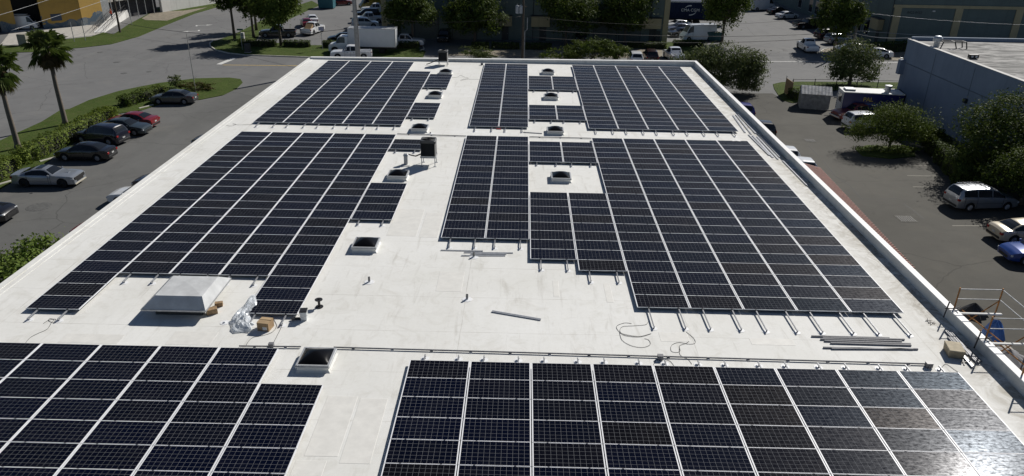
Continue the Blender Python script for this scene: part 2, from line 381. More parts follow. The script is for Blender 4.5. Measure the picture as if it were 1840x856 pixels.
manhole(223, 132, .35, 'small dark manhole cover nearest the palm trees')
manhole(268, 129, .3, 'tiny dark valve cover in the street right of the palms')
manhole(180, 94, .35, 'small dark cover close to the far grass corner')
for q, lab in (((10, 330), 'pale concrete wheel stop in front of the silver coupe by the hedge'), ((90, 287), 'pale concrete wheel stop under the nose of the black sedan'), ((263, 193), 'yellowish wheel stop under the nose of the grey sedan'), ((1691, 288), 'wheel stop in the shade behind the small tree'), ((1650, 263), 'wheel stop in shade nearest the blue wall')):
    c = W(*q); bb = MB(); bb.frustum((-.9, .9, -.12, .12), 0, (-.87, .87, -.07, .07), .13); o = bb.build('wheel_stop', M['kerb'] if q[0] < 900 else mat('shaded_kerb', (0.2, 0.19, 0.16), .9), loc=(c.x, c.y, .006))  # right-lot stops: kerb colour darkened to stand in for shade
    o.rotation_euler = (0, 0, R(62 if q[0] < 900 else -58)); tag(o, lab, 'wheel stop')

# ------------------------------------------------------------------ the white roofed warehouse
BX0, BX1, BY0, BY1 = -23.62, 19.02, 4.0, 82.75
bld = thing('warehouse', 'long low warehouse with a flat white roof carrying the solar arrays', 'building', (0, 40, 0))
def part(bb, name, m, parent, **k):
    o = bb.build(name, m, parent, **k); o.matrix_parent_inverse = Matrix.Translation(-Vector(parent.location)) ; return o
bb = MB(); bb.box(BX0, BX1, BY0, BY1, 0, ROOF - .3); part(bb, 'wall', M['wwall'], bld)
bb = MB(); bb.box(BX0 - .05, BX1 - .02, BY0, BY1 - .02, ROOF - .297, ROOF); part(bb, 'roof', M['roof'], bld)
bb = MB()   # low lip on the left, stepped
bb.box(BX0 - .1, BX0 + .22, BY0, BY1 + .03, ROOF - .25, ROOF + .06); bb.box(BX0 + .222, BX0 + .50, BY0, BY1 - .5, ROOF + .001, ROOF + .022)
part(bb, 'edge_flashing', M['roof'], bld)
bb = MB(); bb.box(BX1 - .28, BX1, BY0, BY1 + .03, ROOF - .28, ROOF + .47)
part(bb, 'parapet', M['parapet'], bld)
bb = MB(); bb.box(BX1 - .30, BX1 + .03, BY0, BY1 + .05, ROOF + .472, ROOF + .52); part(bb, 'coping', M['coping'], bld)
bb = MB(); x0, x1, ya, yb = BX0 + .23, BX1 - .302, BY1 - .36, BY1 + .03
bb.add([(x0, ya, ROOF-.1), (x1, ya, ROOF-.1), (x1, yb, ROOF-.1), (x0, yb, ROOF-.1), (x0, ya, ROOF+.15), (x1, ya, ROOF+.47), (x1, yb, ROOF+.47), (x0, yb, ROOF+.15)],
       [(3,2,1,0), (4,5,6,7), (0,1,5,4), (1,2,6,5), (2,3,7,6), (3,0,4,7)])
part(bb, 'parapet', M['parapet'], bld)
bb = MB(); bb.add([(x0, ya-.04, ROOF+.152), (x1, ya-.04, ROOF+.472), (x1, yb+.03, ROOF+.472), (x0, yb+.03, ROOF+.152), (x0, ya-.04, ROOF+.20), (x1, ya-.04, ROOF+.52), (x1, yb+.03, ROOF+.52), (x0, yb+.03, ROOF+.20)],
       [(3,2,1,0), (4,5,6,7), (0,1,5,4), (1,2,6,5), (2,3,7,6), (3,0,4,7)])
part(bb, 'coping', M['coping'], bld)
bb = MB()   # ribbed terracotta canopy along the right wall
for i in range(58):
    y = 36.0 + i * .285
    def P2(yy, up): xo = 21.32 + .80*(yy-36)/16.5; return [(BX1+.01, yy, 4.25+up), (xo, yy, 3.45+up)]
    for ya_, yb_, ua, ub in ((0, .14, 0, 0), (.14, .15, 0, .07), (.15, .275, .07, .07), (.275, .285, .07, 0)):
        a_, b_ = P2(y+ya_, ua), P2(y+yb_, ub); bb.add([a_[0], a_[1], b_[1], b_[0]], [(0,1,2,3)])
    a_, b_ = P2(y, 0)[1], P2(y+.285, 0)[1]; bb.add([a_, (a_[0], a_[1], 3.33), (b_[0], b_[1], 3.33), b_], [(0,1,2,3)])
part(bb, 'canopy', mat('terracotta_sheet', (0.22, 0.07, 0.045), 0.7, 0, 0.2, 2), bld)

for (x_, y_, sx_, sy_) in ((-6.3, 37.9, .8, 1.9), (-4.85, 37.6, .5, 1.7), (1.75, 30.5, .14, .8), (4.15, 30.2, .16, .9), (-6.25, 20.4, .55, 1.6), (-5.1, 20.2, .5, 1.7), (-6.5, 17.9, .5, .7), (-3.2, 31.0, .6, 1.0), (-17.2, 25.4, 1.2, .35), (6.5, 26.5, .6, .35), (-13.2, 25.6, .9, .5), (-22.3, 44, .5, .25), (-22.3, 60, .5, .25), (-5.6, 62.5, .5, .9), (10.5, 26.3, .9, .25)):
    bb = MB(); bb.frustum((x_-sx_, x_+sx_, y_-sy_, y_+sy_), ROOF+.001, (x_-sx_+.012, x_+sx_-.012, y_-sy_+.012, y_+sy_-.012), ROOF+.0055); part(bb, 'roof_patch', M['patch'], bld)
# ------------------------------------------------------------------ solar arrays
PW, PH, CP, RP, PZ = 2.308, 1.134, 2.345, 1.1549, 5.0
LX, RX = -21.10, -4.14
def rows(a, b): return list(range(a, b))
ARR = {   # name: (x0, y_top, {column: [row runs]}, near overhang per run)
 'far left array':    (LX, 80.88, {0: [(0, 21)], 1: [(0, 21)], 2: [(0, 21)], 3: [(0, 21)], 4: [(4, 21)], 5: [(5, 10), (15, 19)]}),
 'far right array':   (RX, 80.88, {0: [(0, 21)], 1: [(0, 21)], 2: [(5, 10), (15, 19)], 3: [(5, 10), (15, 19)], **{c: [(0, 21)] for c in range(4, 9)}}),
 'middle left array': (LX, 53.95, {0: [(0, 23)], 1: [(0, 20)], 2: [(0, 20)], 3: [(0, 20)], 4: [(0, 23)], 5: [(1, 3), (9, 14)]}),
 'middle right array':(RX, 54.05, {0: [(0, 16)], 1: [(0, 16)], 2: [(1, 5), (10, 18)], 3: [(1, 5), (10, 19)], **{c: [(0, 22)] for c in range(4, 9)}}),
 'near left array':   (LX, 24.72, {0: [(0, 8)], 1: [(0, 8)], 2: [(0, 8)], 3: [(0, 8)], 4: [(0, 8)], 5: [(2, 8)]}),
 'near right array':  (RX, 24.14, {c: [(0, 8)] for c in range(9)}),
}
ORD = ['first','second','third','fourth','fifth','sixth','seventh','eighth','ninth','tenth','eleventh','twelfth','thirteenth','fourteenth','fifteenth','sixteenth','seventeenth','eighteenth','nineteenth','twentieth','twenty-first','twenty-second','twenty-third']
slots = []
for an, (ax, ay, cols) in ARR.items():
    for c, runs in cols.items():
        for (r0, r1) in runs:
            for r in range(r0, r1):
                x = ax + c*CP + CP/2; y = ay - r*RP - RP/2
                q = [PX((x + i*PW/2, y + j*PH/2, PZ)) for i, j in ((-1,-1),(1,-1),(1,1),(-1,1))]
                q = [(min(max(a, 0), 1840), min(max(b_, 0), 856)) for a, b_ in q]
                A = abs(sum(q[i][0]*q[(i+1)%4][1] - q[(i+1)%4][0]*q[i][1] for i in range(4))) / 2
                slots.append((A, an, c, r, x, y))
slots.sort(key=lambda s: -s[0])
def frame_into(bb, x, y, z):
    t = .038; e = .009; a, c = PW/2, PH/2
    for (x0, x1, y0, y1) in ((-a, a, -c, -c+e), (-a, a, c-e, c), (-a, -a+t, -c+e, c-e), (a-t, a, -c+e, c-e)):
        bb.box(x+x0, x+x1, y+y0, y+y1, z-.038, z)
def cells_into(vs, uv, x, y, z):
    a, c = PW/2-.036, PH/2-.008
    vs += [(x-a, y-c, z), (x+a, y-c, z), (x+a, y+c, z), (x-a, y+c, z)]; uv += [(0,0), (1,0), (1,1), (0,1)]
fb = MB(); frame_into(fb, 0, 0, 0)
fo = fb.build('frame', M['frame']); fme = fo.data; bpy.data.objects.remove(fo)
cb = MB()
cb.box(-.03, .03, -PH/2-.021, -PH/2+.004, -.03, .006)
co = cb.build('clamp', mat('dark_clamp', (0.10, 0.10, 0.105), 0.5, 0.5)); cme = co.data; bpy.data.objects.remove(co)
vs, uv = [], []; cells_into(vs, uv, 0, 0, -.004)
gme = bpy.data.meshes.new('cell_sheet'); gme.from_pydata(vs, [], [(0,1,2,3)]); gme.materials.append(M['cell'])
ul = gme.uv_layers.new(name='cells'); ul.data.foreach_set('uv', [k for p in uv for k in p])
for A, an, c, r, x, y in slots[:300]:
    t = thing('solar_panel', 'black solar panel, %s, %s column from left, %s row from far end' % (an, ORD[c], ORD[r]), 'solar panel', (x, y, PZ), 0, 'solar panels on the white roof')
    t.location.z += random.uniform(-.004, .004)
    t.rotation_euler = (R(random.uniform(-.25, .25)), R(random.uniform(-.2, .2)), 0)
    for nm, me, dx in (('frame', fme, 0), ('cell_sheet', gme, 0), ('clamp', cme, -.28*PW), ('clamp', cme, .28*PW)):
        o = bpy.data.objects.new(nm, me); COL.objects.link(o); o.parent = t; o.location.x = dx
far = MB(); vs, uv, sh = [], [], []; nf = []
for A, an, c, r, x, y in slots[300:]:
    far.m = 0; frame_into(far, x, y, PZ)
for A, an, c, r, x, y in slots[300:]:
    far.m = 1; n0 = len(vs); cells_into(vs, uv, x, y, PZ - .004); k = random.random(); sh += [(k, k)]*4
    tl, tr = [Vector((random.gauss(0, .0025), random.gauss(0, .0025), 1)) for _ in range(2)]
    for i in range(n0, n0+4):
        p = vs[i]; vs[i] = (p[0], p[1], p[2] + (p[0]-x)*tl.x + (p[1]-y)*tl.y)
    far.add(vs[n0:n0+4], [(0,1,2,3)])
fo = far.build('solar_panels', [M['frame'], M['cell_far']]); fo['kind'] = 'stuff'
tag(fo, 'remaining solar panels of the arrays at the far end and edges of the roof', 'solar panels')
me = fo.data; l1 = me.uv_layers.new(name='cells'); l2 = me.uv_layers.new(name='shade')
nl = len(me.loops); c1 = np.zeros(nl*2, 'f'); c2 = np.zeros(nl*2, 'f'); c1[-len(uv)*2:] = np.array(uv).ravel(); c2[-len(sh)*2:] = np.array(sh).ravel()
l1.data.foreach_set('uv', c1); l2.data.foreach_set('uv', c2)

# mounting rails, two under each run of panels, ending on feet in white flashing
OVER = {'far left array': (.95, .05), 'far right array': (1.0, .05), 'middle left array': (.75, .05), 'middle right array': (1.0, .05), 'near left array': (.1, .05), 'near right array': (.1, .5)}
for an, (ax, ay, cols) in ARR.items():
    for c, runs in cols.items():
        for ri, (r0, r1) in enumerate(runs):
            ov, fv = OVER[an]
            if an == 'middle right array' and c >= 4: ov = 1.55 + (c - 4) * .03
            if an == 'middle right array' and c < 2: ov = .95
            if c in (2, 3, 5) and len(runs) > 1 and ri == 0: ov = .45
            if len(runs) > 1 and ri == 1 and an != 'middle right array': ov = .5
            for k, f in enumerate((.225, .785)):
                x = ax + c*CP + f*CP + random.uniform(-.02, .02); y1 = ay - r0*RP + fv; y0 = ay - r1*RP - ov - random.uniform(0, .06)
                seg = '' if len(runs) == 1 else (', far piece', ', near piece')[ri]
                t = thing('mounting_rail', '%s aluminium rail under %s panel column of the %s%s' % (('left', 'right')[k], ORD[c], an, seg), 'rail', (x, y0, ROOF), 0, 'aluminium rails under the solar panels')
                L = y1 - y0
                rb = MB()
                for xx in (-.022, .006): rb.box(xx, xx+.016, 0, L, .088, .141)
                rb.box(-.006, .006, 0, L, .088, .105); rb.build('rail', M['railalu'], t)
                ends = [0.10] if fv < .2 else [L - .12]
                for e in ends:
                    q = MB(); q.lathe([(.17, .004), (.165, .009), (.04, .012), (.001, .012)], 18, (0, e, 0)); q.build('flashing', M['flash'], t)
                    q = MB(); q.box(-.035, .035, e-.05, e+.05, .012, .02); q.tube([(0, e, .015), (0, e, .085)], .014, 8); q.box(.023, .032, e-.03, e+.03, .02, .12); q.build('foot', M['galv'], t)
                    q = MB(); q.tube([(.028, e, .105), (.05, e, .105)], .016, 6); q.build('bolt', M['black'], t)

# ------------------------------------------------------------------ roof furniture
def skylight(x, y, s, label):
    t = thing('skylight', label, 'skylight', (x, y, ROOF), 0, 'domed skylights on the roof'); h = s/2
    q = MB(); q.frustum((-h-.07, h+.07, -h-.07, h+.07), .004, (-h, h, -h, h), .08); q.box(-h, h, -h, h, .08, .24); q.build('curb', M['roof'], t)
    q = MB()
    for a, d, e, f in ((-h-.03, h+.03, -h-.03, -h+.035), (-h-.03, h+.03, h-.035, h+.03), (-h-.03, -h+.035, -h+.035, h-.035), (h-.035, h+.03, -h+.035, h-.035)): q.box(a, d, e, f, .242, .31)
    for k in (-1, 1):
        q.box(-h-.05, h+.05, k*(h+.04)-.015, k*(h+.04)+.015, .20, .25); q.box(k*(h+.04)-.015, k*(h+.04)+.015, -h-.02, h+.02, .20, .25)
    q.build('frame', M['alu'] if False else mat('skylight_frame', (0.5, 0.51, 0.52), 0.45, 0.4, 0.12, 6), t)
    n = 14; vs = []; fs = []
    for j in range(n+1):
        for i in range(n+1):
            u, v = -1+2*i/n, -1+2*j/n; m = (1-abs(u)**2.4)*(1-abs(v)**2.4)
            ridge = .5*(1-max(abs(u), abs(v)))+.5*m**.8
            vs.append((u*(h-.034), v*(h-.034), .295 + .22*s*ridge))
    for j in range(n):
        for i in range(n): a = j*(n+1)+i; fs.append((a, a+1, a+n+2, a+n+1))
    q = MB(); q.add(vs, fs); q.build('dome', mat('smoked_acrylic', (0.007, 0.007, 0.008), 0.14, 0, 0.1, 3, 0.0, 0.15), t, smooth=True)
SX = (-7.86, 2.6)
for x, y, lab in ((SX[0], 76.0, 'farthest domed skylight on the left, behind a small panel group by the far condenser'), (SX[0], 66.4, 'domed skylight between the two small panel groups of the far left array'),
    (SX[0], 55.75, 'domed skylight on bare roof just beyond the nearer condenser'), (SX[0], 45.05, 'domed skylight in front of the nearer condenser, in its shadow'),
    (SX[0], 34.5, 'dark domed skylight alone on open roof right of the middle left array'), (-7.72, 24.05, 'nearest and largest looking black domed skylight at the end of the conduit'),
    (SX[1], 77.1, 'farthest domed skylight in the top notch of the far right array'), (SX[1], 66.6, 'domed skylight enclosed in the square gap of the far right array'),
    (SX[1], 55.8, 'domed skylight on bare roof between the far and middle right arrays'), (SX[1], 45.3, 'domed skylight enclosed in the square gap of the middle right array')):
    skylight(x, y, 1.2, lab)

def condenser(x, y, leg, label, pipe):
    t = thing('condenser', label, 'air conditioner', (x, y, ROOF), 0, 'air conditioning condensers on stands'); a = .5; H = 1.12
    st = MB(); st.bar((-a, -a, leg-.03), (a, -a, leg-.03), .06, .06); st.bar((-a, a, leg-.03), (a, a, leg-.03), .06, .06); st.bar((-a, -a+.03, leg-.031), (-a, a-.03, leg-.031), .06, .06); st.bar((a, -a+.03, leg-.031), (a, a-.03, leg-.031), .06, .06)
    st.build('stand_frame', M['galv'], t)
    for sx in (-1, 1):
        for sy in (-1, 1):
            q = MB(); q.tube([(sx*(a-.06), sy*(a-.06), leg-.06), (sx*(a-.06), sy*(a-.06), 0.01)], .028, 8); q.box(sx*(a-.06)-.09, sx*(a-.06)+.09, sy*(a-.06)-.09, sy*(a-.06)+.09, .002, .014); q.build('leg', M['galv'], t)
    # louvred body with rounded corners
    def ring(rad, z, half):
        pts = []
        for k, (cx, cy) in enumerate(((1,1),(-1,1),(-1,-1),(1,-1))):
            for j in range(5):
                an = math.pi/2*(k + j/4); pts.append((cx*(half-rad)+rad*math.cos(an), cy*(half-rad)+rad*math.sin(an), z))
        return pts
    q = MB(); vs = []; zs = []
    nz = 26
    for i in range(nz): z = leg + .06 + (H-.22)*i/(nz-1); vs += ring(.12, z, a - (.035 if i % 2 else 0)); zs.append(z)
    n = 20; fs = [(i*n+k, i*n+(k+1)%n, (i+1)*n+(k+1)%n, (i+1)*n+k) for i in range(nz-1) for k in range(n)]
    q.add(vs, fs); q.build('coil_cabinet', mat('dark_condenser_louvre', (0.022, 0.023, 0.025), 0.6, 0.2, 0.3), t)
    q = MB(); vs = ring(.12, leg, a+.01) + ring(.12, leg+.075, a+.01); q.add(vs, [(k, (k+1)%n, n+(k+1)%n, n+k) for k in range(n)] + [tuple(range(n-1, -1, -1))]); q.build('base_pan', M['galv'], t)
    q = MB(); z0, z1 = leg+H-.16, leg+H
    inner = [(.40*math.cos(math.pi/2*(k+j/4) ), .40*math.sin(math.pi/2*(k+j/4)), z1) for k in range(4) for j in range(5)]
    low = [(p[0], p[1], z0-.05) for p in inner]
    vs = ring(.12, z0, a+.012) + ring(.12, z1-.03, a+.012) + ring(.10, z1, a-.03) + inner + low
    q.add(vs, [(i*n+k, i*n+(k+1)%n, (i+1)*n+(k+1)%n, (i+1)*n+k) for i in range(4) for k in range(n)]); q.build('top_panel', mat('condenser_top', (0.055, 0.058, 0.062), 0.5, 0.3, 0.1), t)
    q = MB()
    for k in range(3):
        an = 2*math.pi*k/3; T = Matrix.Rotation(an, 4, 'Z'); q.add([T @ Vector(p) for p in ((.06, -.09, z0+.02), (.36, -.16, z0+.0), (.38, .10, z0+.07), (.06, .07, z0+.05))], [(0,1,2,3)])
    q.lathe([(.09, z0-.02), (.09, z0+.07), (.001, z0+.08)], 12); q.build('fan', M['black'], t)
    q = MB()
    for rr in (.12, .2, .28, .36, .42): q.tube([(rr*math.cos(2*math.pi*k/20), rr*math.sin(2*math.pi*k/20), z1+.012) for k in range(21)], .006, 4, False)
    for k in range(4): an = math.pi/2*k + .4; q.bar((0, 0, z1+.008), (.42*math.cos(an), .42*math.sin(an), z1+.008), .012, .012)
    q.build('fan_grille', M['black'], t)
    q = MB(); q.tube(pipe, .045, 8); q.build('refrigerant_line', M['cable'], t)
condenser(-6.19, 47.75, .66, 'nearer black condenser on tall thin legs beside the middle left array', [(-.5, .1, .72), (-.9, 0.05, .55), (-1.15, .05, .60), (-1.45, .05, .68)])
condenser(-8.55, 80.45, .45, 'far dark condenser on short legs near the far parapet', [(-.5, 0, .6), (-.9, -.1, .42), (-1.2, -.1, .3), (-1.5, -.2, .18), (-1.8, -.25, .1)])
t = thing('pipe_housing', 'small grey sheet metal pipe hood beside the nearer condenser', 'roof vent', (-7.75, 47.7, ROOF))
q = MB(); q.box(-.12, .12, -.12, .12, .01, .62); q.build('upright', M['galv'], t)
q = MB(); q.frustum((-.16, .22, -.14, .14), .622, (-.12, .1, -.1, .1), .74); q.build('cap', M['galv'], t)
q = MB(); q.box(-.3, .3, -.3, .3, .004, .02); q.build('base_flashing', M['roof'], t)

# exhaust hood
t = thing('exhaust_hood', 'large grey sheet metal exhaust hood near the left edge of the roof', 'roof vent', (-14.5, 28.5, ROOF))
hm = mat('hood_sheet_metal', (0.56, 0.57, 0.57), 0.5, 0.0, 0.16, 1.6)
q = MB(); e = (-1.38, 1.36, -1.5, 1.5); tp = (-.88, 1.12, -1.08, .72)
def hip(q, r0, z0, r1, z1, crown):
    (a0,a1,b0,b1) = r0; (c0,c1,d0,d1) = r1
    vs = [(a0,b0,z0),(a1,b0,z0),(a1,b1,z0),(a0,b1,z0),(c0,d0,z1),(c1,d0,z1),(c1,d1,z1),(c0,d1,z1),((c0+c1)/2+.15,(d0+d1)/2,z1+crown)]
    q.add(vs, [(0,1,5,4),(1,2,6,5),(2,3,7,6),(3,0,4,7),(4,5,8),(5,6,8),(6,7,8),(7,4,8)])
hip(q, e, .46, tp, .93, .05)
q.add([(e[0],e[2],.459),(e[1],e[2],.459),(e[1],e[3],.459),(e[0],e[3],.459)], [(3,2,1,0)])
q.build('hood', hm, t)
q = MB()
for a, c, d, f in ((e[0], e[1], e[2]-.012, e[2]), (e[0], e[1], e[3], e[3]+.012), (e[0]-.012, e[0], e[2], e[3]), (e[1], e[1]+.012, e[2], e[3])): q.box(a, c, d, f, .40, .475)
q.build('drip_edge', M['galv'], t)
q = MB(); q.box(-1.0, 1.0, -1.1, 1.1, .01, .36); q.build('curb', mat('dark_curb', (0.06, 0.06, 0.06), 0.8), t)
for k, (x, y, rz, s, lab) in enumerate(((-13.16, 27.6, .5, .15, 'light timber block propping the near right corner of the exhaust hood'), (-13.1, 28.25, .3, .11, 'dark timber block under the right side of the exhaust hood'))):
    q = MB(); q.box(-s*1.5, s*1.5, -s, s, 0, s*1.6); o = q.build('wood_block', M['wood'], loc=(x, y, ROOF+.005), bevel=.01); o.rotation_euler = (0, 0, rz); tag(o, lab, 'wood block')

def pipe_vent(x, y, h, label):
    t = thing('vent_pipe', label, 'vent pipe', (x, y, ROOF), 0, 'small vent pipes through the roof')
    q = MB(); q.lathe([(.055, .0), (.055, h), (.04, h), (.04, h-.1)], 12); q.build('pipe', dusty('grey_lead_pipe', (0.2, 0.2, 0.2)), t)
    q = MB(); q.lathe([(.24, .004), (.23, .012), (.07, .02), (.056, .06)], 16); q.build('boot', M['flash'], t)
pipe_vent(-6.98, 30.75, .27, 'left vent pipe alone on open roof right of the black spool'); pipe_vent(-2.29, 29.3, .26, 'vent pipe on open roof above the diagonal loose rail'); pipe_vent(-2.27, 33.65, .25, 'vent pipe among the loose strips below the middle right array')
pipe_vent(-6.95, 54.9, .12, 'short stub pipe beyond the nearer condenser')

def loose(name, a, c, wd, h, label, cat, group=None, m='alu', dz=0.0):
    a = Vector((*a, ROOF + h/2 + .006 + dz)); c = Vector((*c, ROOF + h/2 + .006 + dz)); mid = (a + c)/2
    q = MB(); d = (c - a); L = d.length; T = Matrix.Rotation(math.atan2(d.y, d.x), 4, 'Z')
    k = .2*h
    q.box(-L/2, L/2, -wd/2, wd/2, -h/2, -h/2+k, T); q.box(-L/2, L/2, -wd/2, -wd/2+.3*wd, -h/2+k, h/2, T); q.box(-L/2, L/2, wd/2-.3*wd, wd/2, -h/2+k, h/2, T)
    return tag(q.build(name, M[m], loc=mid), label, cat, group)
w2 = lambda x, y: tuple(W(x, y, ROOF).xy)
loose('loose_rail', w2(884, 560.5), w2(972, 575.5), .10, .05, 'single loose aluminium rail lying diagonally on the open roof', 'rail')
for i, (p, q_, lab) in enumerate((((792, 450.5), (868, 452), 'longest thin strip at the left of the scattered strips below the array'), ((834, 454.5), (922, 455.5), 'thin strip reaching farthest right of the scattered strips'), ((846, 456.8), (910, 457.5), 'short wide strip behind the vent pipe'), ((829, 460.2), (908, 460.3), 'nearest thin strip in front of the vent pipe'))):
    loose('loose_strip', w2(*p), w2(*q_), .07, .035, lab, 'metal strip', 'strips scattered below the middle right array')
pile = [((1458, 605.5), (1598, 609)), ((1478, 608.5), (1625, 611.5)), ((1474, 611), (1620, 615)), ((1481, 614), (1636, 619.5)), ((1492, 618), (1637, 622)), ((1479, 626), (1640, 629)), ((1494, 628), (1649, 628.7))]
pl = ['farthest rail of the loose pile beside the protruding rail ends', 'second farthest rail in the loose pile on the right', 'middle rail in the loose pile, starting farthest left of its bundle', 'rail on the near side of the tight bundle', 'nearest rail of the tight bundle in the loose pile', 'rail lying apart, shorter of the near pair', 'rail lying apart, nearest to the conduit']
for (p, q_), lab in zip(pile, pl): loose('loose_rail', w2(*p), w2(*q_), .06, .06, lab, 'rail', 'loose rails piled on the roof', m='dull_shaded_rail')
rp = [((1317, 208), (1339, 239), .09), ((1322, 207), (1350, 242), .07), ((1327, 207), (1358, 241), .09), ((1331, 206), (1362, 239), .07), ((1336, 206), (1368, 240), .07),
      ((1345, 243), (1382, 280), .07), ((1352, 244), (1389, 284), .09), ((1360, 246), (1398, 287), .07), ((1363, 243), (1402, 284), .10), ((1372, 247), (1404, 279), .07), ((1407, 290), (1450, 334), .09)]
for i, (p, q_, wd) in enumerate(rp):
    a, c = w2(*p), w2(*q_); a = (min(a[0], 18.6), a[1]); c = (min(c[0], 18.6), c[1])
    loose('loose_rail', a, c, wd*1.25, .06, ('%s loose rail from the left in the far bundle by the right parapet' % ORD[i]) if i < 5 else ('%s loose rail from the left in the second bundle by the right parapet' % ORD[i-5]) if i < 10 else 'long loose rail in shade against the right parapet, below the bundles', 'rail', 'loose rails along the right parapet', dz=.002*(i % 3))
np_ = [((1700, 597), (1740, 640)), ((1708, 600), (1752, 650)), ((1714, 603), (1757, 655)), ((1704, 607), (1728, 636)), ((1722, 612), (1762, 652)), ((1722, 632), (1748, 662))]
for i, (p, q_) in enumerate(np_):
    a, c = w2(*p), w2(*q_); a = (min(a[0], 18.6), a[1]); c = (min(c[0], 18.6), c[1])
    loose('loose_rail', a, c, .11, .07, '%s dark loose rail from the left in the near bundle by the tan box' % ORD[i], 'rail', 'loose rails by the tan box', m='dull_shaded_rail' if i != 5 else 'galv', dz=.003*(i % 2))  # dark rail colour stands in for the parapet's shade on this bundle
loose('loose_stick', w2(940, 238.5), w2(974, 240.7), .08, .05, 'lone dark stick near the gap between the two right arrays', 'rail', m='galv')
loose('loose_stick', w2(797, 163), w2(789, 174), .05, .03, 'thin pale stick beside the second skylight from the far left', 'stick')

def tube_thing(name, pts, r, m, label, cat, sx=6):
    q = MB(); q.tube(pts, r, sx); o = q.build(name, m, smooth=True); return tag(o, label, cat)
rz = ROOF
def conduit(p, q_, label):
    a, c = Vector((*w2(*p), rz+.06)), Vector((*w2(*q_), rz+.06)); mid = (a+c)/2; t = thing('conduit', label, 'conduit', (mid.x, mid.y, rz))
    k = MB(); k.tube([a - t.location, c - t.location], .032, 8); k.build('pipe', dusty('grey_conduit', (0.22, 0.22, 0.23)), t)
    L = (c-a).length; n = max(2, int(L/1.5))
    for i in range(n):
        p_ = a.lerp(c, (i+.5)/n) - t.location; k = MB(); k.box(p_.x-.05, p_.x+.05, p_.y-.09, p_.y+.09, .004, .028); k.build('support', M['flash'] if i % 2 else M['galv'], t)
conduit((430, 624.2), (541, 625.5), 'short length of grey conduit left of the nearest skylight')
conduit((600, 626.5), (1668, 656.5), 'very long thin grey conduit crossing the roof above the near right array')
conduit((714, 242), (838, 246), 'grey conduit across the bare roof behind the nearer condenser')
conduit((951, 247.3), (1063, 250), 'grey conduit across the notch between the right arrays')
def jbox(px, py, s, label):
    x, y = w2(px, py); t = thing('junction_box', label, 'junction box', (x, y, rz)); k = MB(); k.box(-s, s, -s*.8, s*.8, .02, .02+s*1.5); k.build('box', mat('grey_enclosure', (0.16, 0.16, 0.17), 0.5), t, bevel=.01)
    k = MB(); k.box(-s*1.05, s*1.05, -s*.85, s*.85, .022+s*1.5, .035+s*1.5); k.build('lid', mat('grey_enclosure', (0.16, 0.16, 0.17), 0.5), t); k = MB(); k.box(-.04, .04, -.05, .05, .002, .02); k.build('foot', M['galv'], t)
jbox(1186, 646, .11, 'small grey junction box on the long conduit above the near right array'); jbox(1668, 660, .12, 'dark junction box at the right end of the long conduit'); jbox(488, 624, .1, 'small pale junction box above the near left array'); jbox(866, 117, .13, 'tiny grey box at the far left corner of the far right array')

def cable(pxs, label, r=.0075, m=None, z=rz+.014):
    P = [Vector((*w2(*p), z)) for p in pxs]; pts = []
    for i in range(len(P)-1):
        p0, p1, p2, p3 = P[max(i-1, 0)], P[i], P[i+1], P[min(i+2, len(P)-1)]
        for k in range(8):
            u = k/8; pts.append(.5*((2*p1) + (-p0+p2)*u + (2*p0-5*p1+4*p2-p3)*u*u + (-p0+3*p1-3*p2+p3)*u**3))
    pts.append(P[-1]); tube_thing('cable', pts, r, m or M['cable'], label, 'cable', 5)
cable([(1165, 578), (1160, 584), (1140, 586), (1118, 588), (1115, 598), (1130, 603), (1150, 605), (1170, 600), (1150, 606), (1125, 604), (1113, 597), (1108, 587), (1122, 581), (1135, 582)], 'loose black cable coil left of the first long rail ends')
cable([(1113, 597), (1118, 612), (1135, 622), (1155, 625), (1168, 620), (1166, 612), (1158, 609)], 'black cable end curling in a hook toward the long conduit')
cable([(1233, 597), (1246, 608), (1249, 617), (1238, 619), (1220, 616), (1207, 621), (1206, 631), (1215, 634), (1222, 631), (1221, 622), (1232, 618), (1238, 614)], 'black cable wriggling below the second long rail end')
cable([(1221, 622), (1222, 638), (1236, 646), (1243, 655)], 'thin black cable running down to the near right array')
cable([(1174, 658), (1178, 648), (1188, 646), (1203, 649), (1211, 658)], 'short black cable loop under the junction box on the long conduit')
cable([(46, 617), (55, 607), (68, 600), (85, 592), (93, 580), (97, 575), (90, 573), (88, 577), (96, 580), (100, 574), (88, 576), (78, 582)], 'thin black cable looping at the end of the leftmost panel column')
cable([(442, 623), (446, 615), (455, 607), (475, 603), (490, 597), (497, 587), (494, 578), (488, 570), (475, 566)], 'thin black cable curving past the cardboard box')
cable([(489, 622), (497, 606), (505, 590), (508, 578)], 'thin straight black cable right of the cardboard box')
cable([(812, 140), (822, 139), (828, 136), (834, 139), (842, 141), (832, 143), (828, 145), (840, 143), (862, 143)], 'faint thin cable squiggle on the far part of the roof', .008)
cable([(407, 226), (416, 227), (424, 224), (418, 223), (430, 225), (452, 224)], 'faint thin cable at the left of the gap between the left arrays', .008)
cable([(1692, 661), (1700, 655), (1715, 665), (1724, 671)], 'thin black cable at the far right corner of the near right array')

